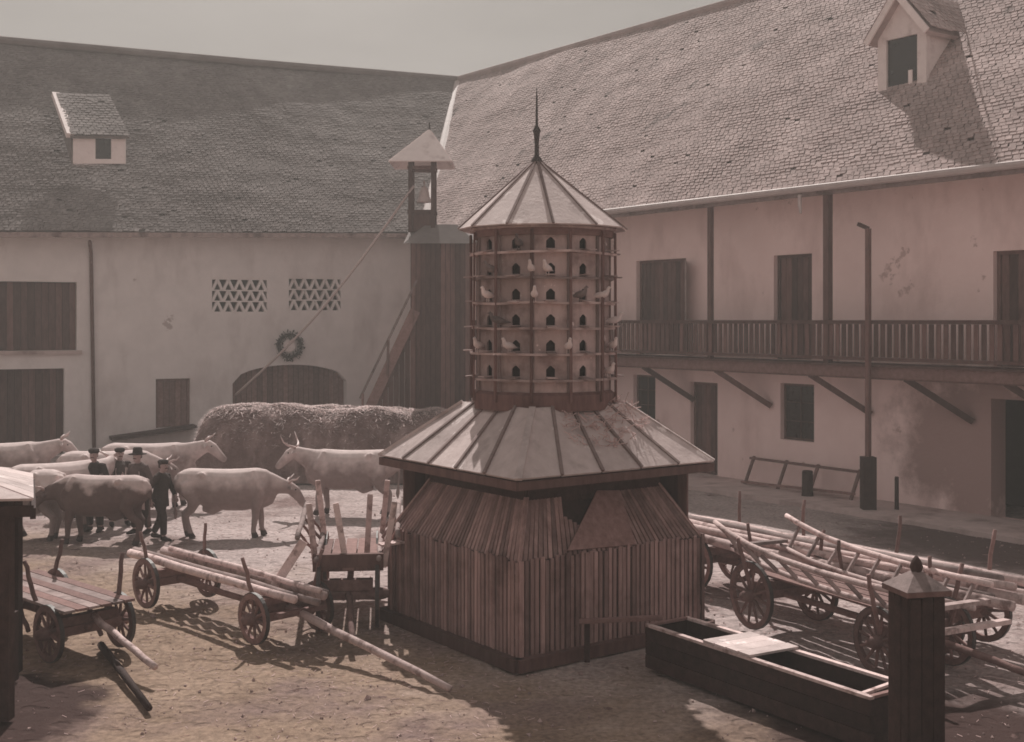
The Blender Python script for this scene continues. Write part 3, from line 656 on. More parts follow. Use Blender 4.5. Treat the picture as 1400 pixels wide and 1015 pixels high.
cs = [tc+Vector((hw*sx, hw*sy, ze)) for sx, sy in ((-1, -1), (1, -1), (1, 1), (-1, 1))]; apx = tc+Vector((.22, 0, za))
for i in range(4):
    mb = MB(); mb.slab([cs[i], cs[(i+1) % 4], apx], .04); mb.build('roof_panel', M['white_paint'], bt)
mb = MB(); mb.tube([apx, apx+Vector((0, 0, .25))], [.04, .015], 6); mb.build('finial', M['iron'], bt)
bl = thing('bell', 'pale bell hanging in the open turret of the corner tower', 'bell', tc+Vector((.05, 0, zt+1.15)))
mb = MB(); mb.lathe([(.24, 0), (.235, .05), (.17, .2), (.14, .38), (.09, .48), (.03, .52), (.03, .7)], 16, tc+Vector((.05, 0, zt+1.28))); mb.build('body', M['bell'], bl, smooth=True)
# covered stair running down to the left
st = thing('outside_stair', 'steep boarded outside stair descending left from the stair tower', 'stair', (-3.6, 38.4, 0))
p0, p1 = Vector((-3.02, 37.8, 4.7)), Vector((-4.75, 37.9, 1.0))
for k, y in enumerate((37.7, 38.9)):
    mb = MB(); mb.beam(p0+Vector((0, y-p0.y, 0)), p1+Vector((0, y-p1.y, 0)), .08, .32); mb.build('string', M['wood_old'], st)
for i in range(13):
    c = p0.lerp(p1, (i+.5)/13); mb = MB(); mb.box((c.x, 38.3, c.z), (.26, 1.12, .04)); mb.build('tread', M['wood_old'], st)
nb = 10
for i in range(nb):
    t = (i+.5)/nb; c = p0.lerp(p1, t); plank('board', (c.x, 37.82, 0), (c.x, 37.82, c.z-.1), abs(p1.x-p0.x)/nb-.012, .03, M['wood_dark'], st, up=(0, -1, 0))
hr0, hr1 = p0+Vector((.05, -.12, .95)), p1+Vector((0, -.22, .95)); plank('handrail', hr0, hr1, .07, .07, M['wood_grey'], st)
for t in (.05, .5, .95): c = p0.lerp(p1, t); plank('newel', (c.x, 37.62, c.z-.2), hr0.lerp(hr1, t), .07, .07, M['wood_old'], st, up=(0, 1, 0))
# rope from the turret to the ground
rp = [A(566, 254, 38.3).lerp(A(322, 540, 40.3), t)-Vector((0, 0, .5*math.sin(math.pi*t))) for t in [i/14 for i in range(15)]]
mb = MB(); mb.tube(rp, .04, 6); tag(mb.build('bell_rope', M['rope'], None, smooth=True), 'long slack pale rope running from bell turret down across the barn wall', 'rope')

# ================================================================== dovecote
DC = Vector((.45, 17.55, 0)); dv = thing('dovecote', 'tall round dovecote on a square picket base with pale boarded roofs, middle of the yard', 'dovecote', DC)
PH = R(-9)
def dcorner(i, r):       # 0 front, 1 right, 2 back, 3 left
    a = PH+i*math.pi/2; return DC+Vector((math.sin(a)*r, -math.cos(a)*r, 0))
def up_(v, z): return Vector((v.x, v.y, z))
rnd = random.Random(11)
rf, zf = 2.32, 1.34; ri_, zi = 1.72, 2.06
for i in range(4):                                  # picket faces: upright below, leaning inwards above
    c0, c1 = dcorner(i, rf), dcorner(i+1, rf); k0, k1 = dcorner(i, ri_), dcorner(i+1, ri_); nrm = ((c0+c1)/2-DC).normalized()
    vis = i in (0, 3)
    n = 40 if vis else 16
    for j in range(n):
        t = (j+.5)/n; p = c0.lerp(c1, t); q = k0.lerp(k1, t); w = 3.28/n*.72; jit = nrm*rnd.uniform(-.012, .012)
        plank('picket', up_(p, 0.02)+jit, up_(p, zf+rnd.uniform(-.03, .03))+jit, w*rnd.uniform(.88, 1.08), .03, M['wood_picket'], dv, up=nrm)
        if vis and i == 0 and .2 < t < .5 and False: continue
        sl = (up_(q, zi)-up_(p, zf)).normalized(); un = Vector((nrm.x*.7, nrm.y*.7, .7))
        hi = 1.0
        if i == 0 and .24 < t < .52: hi = .35+abs(t-.38)*2.2
        plank('slat', up_(p, zf-.02)-nrm*.04, up_(p, zf).lerp(up_(q, zi), hi)-nrm*.04, w*rnd.uniform(.85, 1.05), .028, M['wood_picket'], dv, up=un)
    for z in (.3, 1.12):
        mb = MB(); mb.beam(up_(c0, z)-nrm*.07, up_(c1, z)-nrm*.07, .05, .1); mb.build('rail', M['wood_dark'], dv)
    mb = MB(); mb.beam(up_(c0, .05)+nrm*.05, up_(c1, .05)+nrm*.05, .16, .16, e=.08); mb.build('ground_beam', M['wood_dark'], dv)
    mb = MB(); mb.slab([up_(dcorner(i, rf-.16), .1), up_(dcorner(i+1, rf-.16), .1), up_(dcorner(i+1, rf-.16), zf-.08), up_(dcorner(i, rf-.16), zf-.08)], .02)
    mb.slab([up_(dcorner(i, rf-.17), zf-.1), up_(dcorner(i+1, rf-.17), zf-.1), up_(dcorner(i+1, ri_-.14), zi-.04), up_(dcorner(i, ri_-.14), zi-.04)], .02)
    mb.build('lining', M['wood_black'], dv)
    mb = MB(); mb.slab([up_(dcorner(i, ri_-.05), zi-.1), up_(dcorner(i+1, ri_-.05), zi-.1), up_(dcorner(i+1, ri_-.05), 2.6), up_(dcorner(i, ri_-.05), 2.6)], .03); mb.build('inner_wall', M['wood_black'], dv)  # inner wall coloured black to deepen the shade under the eaves
for i in range(4):
    p = dcorner(i, rf-.13); mb = MB(); mb.beam(up_(p, 0), up_(p, zf-.03), .14, .14, up=(math.cos(PH+.785), math.sin(PH+.785), 0)); mb.build('corner_post', M['wood_dark'], dv)
for i in (1, 2):                                    # full-height boarded walls at the back carry the eaves
    c0, c1 = dcorner(i, rf-.24), dcorner(i+1, rf-.24); nrm = ((c0+c1)/2-DC).normalized()
    for j in range(16): p = c0.lerp(c1, (j+.5)/16); plank('back_board', up_(p, .03), up_(p, 2.42), .19, .03, M['wood_dark'], dv, up=nrm)
# a loose board laid over the gap in the slats
nrm0 = ((dcorner(0, 1)+dcorner(1, 1))/2-DC).normalized(); c0, c1, k0, k1 = dcorner(0, rf), dcorner(1, rf), dcorner(0, ri_), dcorner(1, ri_)
def fpos(t, s): return up_(c0.lerp(c1, t), zf).lerp(up_(k0.lerp(k1, t), zi), s)
mb = MB(); mb.slab([fpos(.24, .06)-nrm0*.015, fpos(.60, .0)-nrm0*.015, fpos(.66, .95)-nrm0*.015, fpos(.50, .99)-nrm0*.015], .025); mb.build('patch_board', M['wood_old'], dv)
# lower roof: boarded panels with cover battens
ze, zt2, re_, rt_ = 2.38, 3.18, 2.44, 1.18
for i in range(4):
    e0, e1 = up_(dcorner(i, re_), ze), up_(dcorner(i+1, re_), ze); t0, t1 = up_(dcorner(i, rt_), zt2), up_(dcorner(i+1, rt_), zt2); n = 5
    nn = (e1-e0).cross(t0-e0).normalized()
    for j in range(n):
        a, b = j/n, (j+1)/n; g = .004; k = nn*rnd.uniform(0, .012)
        mb = MB(); mb.slab([e0.lerp(e1, a+g)+k, e0.lerp(e1, b-g)+k, t0.lerp(t1, b-g)+k, t0.lerp(t1, a+g)+k], .03); mb.build('roof_panel', M['wood_roof'], dv)
        if j: mb = MB(); mb.beam(e0.lerp(e1, a)+nn*.045, t0.lerp(t1, a)+nn*.045, .045, .035, up=nn); mb.build('batten', M['wood_batten'], dv)
    mb = MB(); mb.beam(e0+nn*.03, t0+nn*.03+Vector((0, 0, .01)), .09, .04); mb.build('hip_board', M['wood_roof'], dv)
    mb = MB(); mb.beam(e0-Vector((0, 0, .07)), e1-Vector((0, 0, .07)), .04, .11); mb.build('eave_board', M['wood_dark'], dv)
    mb = MB(); mb.beam(up_(dcorner(i, re_-.25), ze-.04), up_(dcorner(i+1, re_-.25), ze-.04), .12, .14); mb.build('wall_plate', M['wood_dark'], dv)
mb = MB(); mb.lathe([(rt_*.72, 0), (rt_*.70, .05)], 4, up_(DC, zt2-.02), PH); mb.build('roof_cap', M['wood_roof'], dv)
# straw and droppings gathered at the foot of the drum
mb = MB()
for k in range(420):
    t = rnd.uniform(-1.35, .55); r = rnd.uniform(.98, 1.5); b = DC+Vector((math.cos(t)*r, math.sin(t)*r, 0))
    # height of the roof there
    loc = (b-DC); m = max(loc.dot(Vector((math.sin(PH+i*math.pi/2+math.pi/4), -math.cos(PH+i*math.pi/2+math.pi/4), 0))) for i in range(4))
    s = (m-rt_*.7071)/((re_-rt_)*.7071); z = zt2+(ze-zt2)*max(0, s)+.055
    d = Vector((rnd.uniform(-1, 1), rnd.uniform(-1, 1), rnd.uniform(-.3, .5))).normalized()*rnd.uniform(.06, .16)
    mb.tube([up_(b, z), up_(b, z+.01)+d], .007, 3, cap=False)
mb.build('straw', M['straw'], dv, kind='stuff', fix=False)
# drum: twelve panels with six rows of flight holes
NS = 12; rd = .97; z0, z1 = 3.16, 5.70; rows = [3.62+.355*j for j in range(6)]; AO = R(-90+5)-math.pi/NS
hwid, hht = .062, .15
for i in range(NS):
    a, b = AO+2*math.pi*i/NS, AO+2*math.pi*(i+1)/NS
    p, q = DC+Vector((math.cos(a)*rd, math.sin(a)*rd, 0)), DC+Vector((math.cos(b)*rd, math.sin(b)*rd, 0)); wl = (q-p).length; u = (q-p)/wl; nn = Vector((math.cos((a+b)/2), math.sin((a+b)/2), 0))
    mb = MB(); g = .004
    def strip(x0, x1, za, zb_): mb.box8([up_(p+u*x0, za), up_(p+u*x1, za), up_(p+u*x1-nn*.03, za), up_(p+u*x0-nn*.03, za), up_(p+u*x0, zb_), up_(p+u*x1, zb_), up_(p+u*x1-nn*.03, zb_), up_(p+u*x0-nn*.03, zb_)])
    m = wl/2; strip(g, m-hwid, z0, z1); strip(m+hwid, wl-g, z0, z1)
    zz = z0
    for r_ in rows: strip(m-hwid, m+hwid, zz, r_); zz = r_+hht
    strip(m-hwid, m+hwid, zz, z1)
    for r_ in rows:       # arched heads
        for s in (-1, 1): mb.add([up_(p+u*(m+s*hwid)+nn*.002, r_+hht), up_(p+u*(m+s*.01)+nn*.002, r_+hht), up_(p+u*(m+s*hwid)+nn*.002, r_+hht-.05)], [(0, 1, 2)])
    mb.build('drum_panel', M['wood_drum'], dv)
    plank('corner_batten', up_(p, z0)*1.0, up_(p, z1), .05, .035, M['wood_batten'], dv, up=Vector((math.cos(a), math.sin(a), 0)))
mb = MB(); mb.lathe([(rd-.12, 0), (rd-.12, z1-z0)], 12, up_(DC, z0)); mb.build('core', M['wood_black'], dv)
for r_ in [r-.045 for r in rows]+[rows[-1]+.30]:
    mb = MB(); n = NS; base = 0; ro, ri2 = rd+.10+rnd.uniform(-.02, .03), rd*.985
    vs = []
    for i in range(n):
        a = AO+2*math.pi*i/n; c, s = math.cos(a), math.sin(a)
        wz_ = rnd.uniform(-.014, .014); wr_ = rnd.uniform(-.02, .02)
        for (r, z) in ((ri2, r_-.02), (ro+wr_, r_-.02+wz_), (ro+wr_, r_+.012+wz_), (ri2, r_+.012)): vs.append(DC+Vector((c*r, s*r, z)))
    fs = []
    for i in range(n):
        k = 4*i; l = 4*((i+1) % n)
        for j in range(4): fs.append((k+j, k+(j+1) % 4, l+(j+1) % 4, l+j))
    mb.add(vs, fs); mb.build('perch_ring', M['wood_drum'], dv)
for i in range(NS):
    a = AO+2*math.pi*(i+.5)/NS; nn = Vector((math.cos(a), math.sin(a), 0)); tt = Vector((-nn.y, nn.x, 0))
    for r_ in rows:
        q = DC+nn*(rd*.966+.004)+tt*rnd.uniform(-.012, .012); ln = rnd.uniform(.13, .24)
        plank('landing_board', up_(q, r_-.012), up_(q+nn*ln, r_-.012+rnd.uniform(-.035, .01)), rnd.uniform(.12, .17), .016, M['wood_drum'], dv)
    p = DC+Vector((math.cos(a+.26), math.sin(a+.26), 0))*(rd+.09)
    plank('upright', up_(p, z0+.1), up_(p, z1-.05)+Vector((rnd.uniform(-.015, .015), rnd.uniform(-.015, .015), 0)), .038, .03, M['wood_dark'], dv, up=nn)
# posts carrying the cap roof
mb = MB(); mb.lathe([(rd+.06, 0), (rd+.06, .1), (rd+.1, .12), (rd+.1, .16)], 12, up_(DC, z1-.12), AO); mb.build('cornice', M['wood_old'], dv)
mb = MB(); mb.lathe([(rd+.07, 0), (rd+.07, .22), (rd+.02, .26)], 12, up_(DC, z0-.02), AO); mb.build('base_ring', M['wood_dark'], dv)
rc, zc0, zc1 = 1.22, 5.70, 6.72
for i in range(NS):
    a, b = AO+.26+2*math.pi*i/NS, AO+.26+2*math.pi*(i+1)/NS; e0, e1 = DC+Vector((math.cos(a)*rc, math.sin(a)*rc, zc0)), DC+Vector((math.cos(b)*rc, math.sin(b)*rc, zc0)); ap = up_(DC, zc1)+Vector((-.09, 0, 0))
    k0, k1 = e0.lerp(ap, .97), e1.lerp(ap, .97)
    mb = MB(); mb.slab([e0, e1, k1, k0], .022); mb.build('cap_panel', M['wood_roof'], dv)
    mb = MB(); nn = (e1-e0).cross(ap-e0).normalized(); mb.beam(e0+nn*.025, k0+nn*.025, .035, .03, up=nn); mb.build('batten', M['wood_batten'], dv)
mb = MB(); mb.lathe([(.02, -.06), (.10, -.02), (.07, .06), (.035, .1), (.03, .28), (.045, .42), (.06, .46), (.045, .5), (.02, .54), (.012, .95), (.004, 1.1)], 10, up_(DC, zc1-.03)+Vector((-.09, 0, 0))); mb.build('finial', M['iron'], dv, smooth=True)

# pigeons on the perches
def pigeon_mesh():
    mb = MB(); mb.tube([(-.19, 0, .075), (-.12, 0, .085), (-.05, 0, .10), (.03, 0, .115), (.08, 0, .135), (.10, 0, .165), (.105, 0, .195), (.125, 0, .215), (.145, 0, .212), (.165, 0, .205)],
            [(.03, .006), (.03, .018), (.05, .045), (.055, .055), (.042, .045), (.028, .03), (.024, .026), (.022, .024), (.010, .010), (.002, .002)], 10)
    for s in (-1, 1): mb.tube([(.0, s*.02, .07), (.005, s*.02, .0)], .006, 5)
    return mb.mesh('pigeon', True)
PM = pigeon_mesh()
spots = [(-139, 3, 0), (-128, 2, 1), (-20, 1, 0), (-28, 0, 0), (-62, 3, 1), (-72, 1, 0), (-118, 1, 0), (-98, 3, 0), (-100, 4, 0), (-134, 4, 1), (-152, 1, 0), (-40, 3, 0), (-88, 4, 0), (-16, 2, 0), (-110, 5, 1)]
pl = ['pale pigeon on the dovecote perch ring, {} row up, {}']
rn = ['lowest', 'second', 'third', 'fourth', 'fifth', 'top']
for k, (ang, row, pal) in enumerate(spots):
    a = R(ang); p = DC+Vector((math.cos(a)*(rd+.07), math.sin(a)*(rd+.07), rows[row]-.033))
    t = thing('pigeon', '{} pigeon on the {} perch ring of the dovecote, {}'.format('grey' if pal else 'pale', rn[row], 'towards its left edge' if ang < -125 else 'left of the middle' if ang < -93 else 'right of the middle' if ang > -78 and ang < -45 else 'towards its right edge' if ang >= -45 else 'near the middle'), 'pigeon', p, a+random.uniform(-.9, .9), 'pigeons on the dovecote')
    o = link('body', PM, M['feather_grey'] if pal else M['feather_pale'], t, True, Matrix.Scale(.95, 4))

# ================================================================== wagons
def wheel(parent, c, axis, r, ns=12, w=.06, mat=None):
    """spoked wheel at c turning about axis; rim is the wheel object, hub and spokes its sub-parts"""
    mat = mat or M['wood_old']; c, ax = Vector(c), Vector(axis).normalized(); up = Vector((0, 0, 1)); f = ax.cross(up).normalized()
    mb = MB(); n = 24; vs = []; fs = []
    for i in range(n):
        t = 2*math.pi*i/n; d = f*math.cos(t)+up*math.sin(t)
        for (rr, k) in ((r-.075, -1), (r, -1), (r, 1), (r-.075, 1)): vs.append(c+d*rr+ax*k*w/2)
    for i in range(n):
        k, l = 4*i, 4*((i+1) % n)
        for j in range(4): fs.append((k+j, k+(j+1) % 4, l+(j+1) % 4, l+j))
    mb.add(vs, fs); o = mb.build('wheel', mat, parent, local=True)
    mb = MB(); vs = []; fs = []
    for i in range(n):
        t = 2*math.pi*i/n; d = f*math.cos(t)+up*math.sin(t)
        for (rr, k) in ((r+.001, -.9), (r+.012, -.9), (r+.012, .9), (r+.001, .9)): vs.append(c+d*rr+ax*k*w/2)
    for i in range(n):
        k, l = 4*i, 4*((i+1) % n)
        for j in range(4): fs.append((k+j, k+(j+1) % 4, l+(j+1) % 4, l+j))
    mb.add(vs, fs); mb.build('tyre', M['iron'], o, local=True)
    mb = MB(); mb.tube([c-ax*.17, c-ax*.1, c, c+ax*.1, c+ax*.17], [.055, .08, .095, .08, .055], 10); mb.build('hub', mat, o, local=True, smooth=True)
    for i in range(ns):
        t = 2*math.pi*(i+.3)/ns; d = f*math.cos(t)+up*math.sin(t); mb = MB(); mb.tube([c+d*.08, c+d*(r-.07)], [.026, .019], 6); mb.build('spoke', mat, o, local=True)
    return o
def pole(parent, name, pts, rad, mat, local=True, wob=.012, n=8):
    pts = [Vector(p) for p in pts]
    if len(pts) == 2:
        p, q = pts; rn_ = random.Random(hash((round(p.x, 2), round(q.x, 2))) & 255); m = 6
        pts = [p.lerp(q, i/m)+Vector((rn_.uniform(-wob, wob), rn_.uniform(-wob, wob), rn_.uniform(-wob, wob))) for i in range(m+1)]
    if not isinstance(rad, (list, tuple)): rad = [rad*(1.08-.16*i/(len(pts)-1)) for i in range(len(pts))]
    mb = MB(); mb.tube(pts, rad, n); return mb.build(name, mat, parent, local=local, smooth=True)
def undercarriage(t, L, track, r1, r2, stakes=None, mat=None, bol=.12):
    """local frame: +x towards the pole, rear axle at -L/2, front axle at L/2"""
    mat = mat or M['wood_old']
    for x, r in ((-L/2, r1), (L/2, r2)):
        mb = MB(); mb.box((x, 0, r), (.12, track-.1, .12)); mb.build('axle', mat, t, local=True)
        mb = MB(); mb.box((x, 0, r+.06+bol/2+.01), (.13, track-.12, bol)); mb.build('bolster', mat, t, local=True)
        for s in (-1, 1): wheel(t, (x, s*track/2, r+.012), (0, s, 0), r, 12 if r > .4 else 10)
    pole(t, 'reach_pole', [(-L/2-.5, 0, r1), (L/2+.1, 0, r2+.02)], .05, mat)

# --- long log wagon, left of the dovecote
rc_, fc_ = Vector((-5.22, 18.82, 0)), Vector((-3.13, 16.75, 0)); d = fc_-rc_
w1 = thing('log_wagon', 'long low wagon carrying pale poles, its shaft resting on the ground left of the dovecote', 'wagon', (rc_+fc_)/2, math.atan2(d.y, d.x), 'farm wagons in the yard')
L1 = d.length; undercarriage(w1, L1, 1.06, .37, .34)
for k, (y, z, x0, x1, r, m) in enumerate(((-.34, .70, -2.3, 2.1, .065, 'wood_pale'), (-.12, .68, -2.6, 2.35, .055, 'wood_grey'), (.12, .70, -2.1, 2.2, .07, 'wood_pale'), (.33, .69, -2.4, 2.0, .05, 'wood_grey'), (0.0, .80, -1.7, 2.25, .045, 'wood_pale'))):
    pole(w1, 'pole', [(x0, y, z+.0), (x1, y*.9, z-.03)], r, M[m])
for x, s, lx in ((-L1/2, -1, -.12), (-L1/2, 1, -.1), (L1/2-.05, -1, -.18), (L1/2-.05, 1, .1)):
    pole(w1, 'stake', [(x, s*.46, .5), (x+lx, s*.56, 1.16)], .028, M['wood_old'])
mb = MB(); mb.box((L1/2+.02, 0, .57), (.2, 1.0, .09)); mb.build('turntable', M['wood_old'], w1, local=True)
pole(w1, 'shaft_pole', [(L1/2, 0, .42), (L1/2+3.4, -.02, .03)], [.06, .06, .055, .052, .05, .046, .042], M['wood_pale'])
mb = MB(); mb.box((L1/2+.35, 0, .42), (.08, .8, .07)); mb.build('splinter_bar', M['wood_old'], w1, local=True)

# --- plank cart at the left edge
cc = Vector((-6.25, 16.45, 0)); w0 = thing('plank_cart', 'old dark flat cart with leaning stakes at the left edge of the yard', 'cart', cc, R(-42), 'farm wagons in the yard')
undercarriage(w0, 1.7, 1.0, .40, .36)
for i in range(6): plank('bed_board', (-1.4, -.42+.168*i, .72+random.uniform(-.006, .006)), (1.25, -.42+.168*i, .70), .155, .035, M['wood_old'] if i % 2 else M['wood_grey'], w0, local=True)
for x, s, lx in ((-.75, -1, -.22), (.45, -1, -.16), (-.9, 1, .1), (.9, 1, -.08)): pole(w0, 'stake', [(x, s*.45, .6), (x+lx, s*.55, 1.25)], .032, M['wood_old'])
pole(w0, 'shaft_pole', [(.85, .1, .5), (2.55, .0, .16)], .045, M['wood_pale'])
for x, s in ((-.6, -.3), (.3, .25)): pole(w0, 'brace', [(x, s, .66), (x+.5, s, .2)], .035, M['wood_old'])
p = G(138, 888); q = G(204, 972); mb = MB(); mb.tube([p+Vector((0, 0, .06)), p.lerp(q, .5)+Vector((0, 0, .05)), q+Vector((0, 0, .03))], [.05, .048, .04], 8)
tag(mb.build('dark_bar', M['wood_black'], None, smooth=True), 'dark bar lying on bare earth in front of the plank cart', 'pole')  # dark round bar, slightly tapered, resting on the ground

# --- stake wagon seen from its end, beside the dovecote
sc = Vector((-2.45, 18.3, 0)); w2 = thing('stake_wagon', 'wagon seen end-on with tall pale upright stakes, close beside the picket base', 'wagon', sc, R(-84), 'farm wagons in the yard')
undercarriage(w2, 2.0, .82, .50, .46, bol=.16)
for i in range(5): plank('bed_board', (-1.2, -.38+.19*i, .86), (1.15, -.38+.19*i, .86), .17, .04, M['wood_old'], w2, local=True)
mb = MB(); mb.box((1.1, 0, .95), (.1, 1.0, .24)); mb.build('end_board', M['wood_dark'], w2, local=True)
for x, y, lx, ly in ((1.0, -.46, 0, -.10), (-.9, -.42, 0, -.12), (1.0, .5, 0, .16), (-.8, .46, 0, .10), (1.05, -.02, -.05, -.16), (.2, .25, -.05, .05)):
    plank('stake', (x, y, .85), (x+lx, y+ly, 1.78 if x > 0 else 1.86), .085, .06, M['wood_pale'], w2, up=(1, 0, 0), local=True)
for s in (-1, 1):
    pole(w2, 'side_pole', [(-1.4, s*.74, 1.42), (1.35, s*.7, 1.36)], .04, M['wood_grey']); pole(w2, 'side_pole', [(-1.3, s*.46, 1.0), (1.25, s*.44, 1.02)], .04, M['wood_grey'])
    for x in (-.9, -.3, .3, .9): pole(w2, 'rung', [(x, s*.45, 1.0), (x, s*.73, 1.4)], .022, M['wood_old'])
plank('loose_board', (1.2, -.62, 1.28), (1.25, -1.05, .62), .13, .03, M['wood_pale'], w2, local=True, up=(1, 0, 0))
plank('loose_board', (.9, .45, 1.15), (.6, 1.35, 1.22), .2, .03, M['wood_pale'], w2, local=True)
pole(w2, 'shaft_pole', [(1.0, 0, .5), (2.3, .1, .12)], .045, M['wood_old'])

# --- ladder wagon, right of the dovecote
rc_, fc_ = Vector((3.93, 17.45, 0)), Vector((5.05, 15.15, 0)); d = fc_-rc_
w3 = thing('ladder_wagon', 'hay wagon with curved pale ladder sides and spoked wheels, right of the dovecote', 'wagon', (rc_+fc_)/2, math.atan2(d.y, d.x), 'farm wagons in the yard')
L3 = d.length; undercarriage(w3, L3, 1.16, .47, .42)
for s in (-1, 1):
    def lad(x): return s*(.62+.0*x)
    top = [(-2.05, s*.66, 1.42), (-1.75, s*.68, 1.33), (-1.2, s*.69, 1.22), (-.5, s*.70, 1.15), (.3, s*.70, 1.12), (1.1, s*.68, 1.12), (1.9, s*.66, 1.14)]
    bot = [(-1.95, s*.42, 1.02), (-1.2, s*.42, .90), (-.4, s*.42, .85), (.5, s*.42, .83), (1.85, s*.42, .86)]
    pole(w3, 'ladder_rail', top, [.036, .043, .046, .047, .046, .044, .04], M['wood_pale']); pole(w3, 'ladder_rail', bot, [.034, .038, .04, .04, .036], M['wood_pale'])
    for i in range(9):
        x = -1.7+i*.42; zt_ = 1.12+.3*max(0, (-.9-x))**1.2*.9; zl = .84+.12*max(0, -.6-x)
        plank('rung', (x, s*.42, zl), (x-.05, s*.69, zt_), .05, .03, M['wood_grey'], w3, local=True, up=(1, 0, 0))
    pole(w3, 'stanchion', [(-L3/2, s*.56, .48), (-L3/2-.05, s*.78, 1.3)], .03, M['wood_old']); pole(w3, 'stanchion', [(L3/2, s*.56, .45), (L3/2+.05, s*.78, 1.28)], .03, M['wood_old'])
for i in range(4): plank('bed_board', (-1.5, -.3+.2*i, .76), (1.5, -.3+.2*i, .76), .17, .03, M['wood_old'], w3, local=True)
plank('cross_bar', (1.75, -.75, .9), (1.75, .75, .9), .12, .06, M['wood_pale'], w3, local=True); plank('cross_bar', (1.9, -.5, .64), (1.9, .95, .66), .1, .06, M['wood_pale'], w3, local=True)
plank('cross_bar', (-1.85, -.5, 1.08), (-1.85, .5, 1.08), .1, .05, M['wood_grey'], w3, local=True)
pole(w3, 'shaft_pole', [(L3/2, .1, .45), (L3/2+1.5, .35, .3)], .05, M['wood_old'])

# --- pole wagon behind it, loaded with long pale trunks
p, q = Vector((2.62, 21.0, 0)), Vector((6.75, 15.2, 0)); d = (q-p).normalized(); mid = (p+q)/2
w4 = thing('pole_wagon', 'wagon stacked with long pale peeled trunks, nearest the galleried house', 'wagon', mid, math.atan2(d.y, d.x), 'farm wagons in the yard')
undercarriage(w4, 4.6, 1.05, .46, .42)
for k, (y, z, x0, x1, r, m) in enumerate(((-.46, .86, -3.5, 3.4, .075, 'wood_pale'), (-.28, .85, -3.2, 3.0, .07, 'wood_grey'), (-.08, .87, -3.6, 3.3, .08, 'wood_pale'), (.13, .86, -3.3, 3.5, .07, 'wood_pale'), (.33, .86, -3.5, 3.1, .075, 'wood_grey'), (.5, .85, -3.0, 3.3, .06, 'wood_pale'),
        (-.36, .99, -3.3, 2.8, .065, 'wood_pale'), (-.15, 1.0, -3.0, 3.2, .06, 'wood_pale'), (.05, 1.01, -3.5, 2.9, .07, 'wood_grey'), (.25, 1.0, -3.1, 3.3, .065, 'wood_pale'))):
    pole(w4, 'trunk', [(x0, y, z), (x1, y*1.05, z-.02)], r, M[m], wob=.022)
for x in (-2.3, -.9, .8, 2.3):
    for s in (-1, 1): pole(w4, 'stake', [(x, s*.56, .5), (x+random.uniform(-.1, .1), s*.68, 1.52 if s > 0 else 1.3)], .028, M['wood_old'])

# ================================================================== water trough
t0, t1 = Vector((1.70, 15.22, 0)), Vector((3.66, 12.26, 0)); d = (t1-t0).normalized(); nn = Vector((-d.y, d.x, 0))
tr = thing('water_trough', 'long dark plank trough with worn pale rims in front of the dovecote', 'trough', (t0+t1)/2)
wt, ht = .66, .56
def sidepl(off, name, mat, h0, h1, th):
    mb = MB(); a, b = t0+nn*off, t1+nn*off; mb.beam(up_(a, (h0+h1)/2), up_(b, (h0+h1)/2), th, h1-h0); return mb.build(name, mat, tr)
for off in (0.0, wt):
    for k in range(3): sidepl(off+random.uniform(-.004, .004), 'side_plank', M['wood_black'], .03+.172*k, .03+.172*(k+1)-.008, .045)
    a, b = t0+nn*off, t1+nn*off; plank('rim', up_(a, ht), up_(b, ht), .07, .035, M['wood_pale'], tr)
for e, w_ in ((t0+d*.03, .0), (t1-d*.03, 0)):
    mb = MB(); mb.beam(up_(e+nn*.03, .28), up_(e+nn*(wt-.03), .28), .045, .5); mb.build('end_plank', M['wood_black'], tr)
    plank('rim', up_(e+nn*.02, ht+.004), up_(e+nn*(wt-.02), ht+.004), .06, .03, M['wood_old'], tr)
plank('rim', up_(t1-d*.14+nn*.02, ht+.006), up_(t1-d*.22+nn*(wt-.02), ht+.006), .05, .03, M['wood_pale'], tr)
mb = MB(); mb.slab([up_(t0+nn*.03, .08), up_(t1+nn*.03, .08), up_(t1+nn*(wt-.03), .08), up_(t0+nn*(wt-.03), .08)], .02); mb.build('bottom', M['wood_black'], tr)
mb = MB(); mb.add([up_(t0+d*.06+nn*.03, .34), up_(t1-d*.06+nn*.03, .34), up_(t1-d*.06+nn*(wt-.03), .34), up_(t0+d*.06+nn*(wt-.03), .34)], [(0, 1, 2, 3)]); mb.build('water', M['glass_dark'], tr)
for k in range(4): 
    s = 1.15+.2*k; e = t0+d*s; plank('lid_board', up_(e-nn*.03, ht+.035), up_(e+nn*(wt+.05)+d*.05, ht+.035), .195, .03, M['wood_roof'], tr)
# spout running from the dovecote to the trough
sp0, sp1 = G(792, 850, .52), up_(t0+nn*.3-d*.05, .6); so_ = thing('water_spout', 'thin dark wooden water channel leading to the head of the trough', 'spout', sp0*1.0)
plank('channel', sp0, sp1, .10, .05, M['wood_old'], so_); plank('prop', (sp0.x+.1, sp0.y, 0), (sp0.x+.1, sp0.y, .5), .07, .07, M['wood_black'], so_, up=(0, 1, 0))
p = G(1062, 970); mb = MB(); mb.tube([p+Vector((0, 0, .02)), p+Vector((.22, -.02, .03)), p+Vector((.42, -.03, .02))], [.025, .03, .012], 7); tag(mb.build('stick', M['wood_pale'], None, smooth=True), 'small pale stick lying on dark ground before the trough', 'stick')

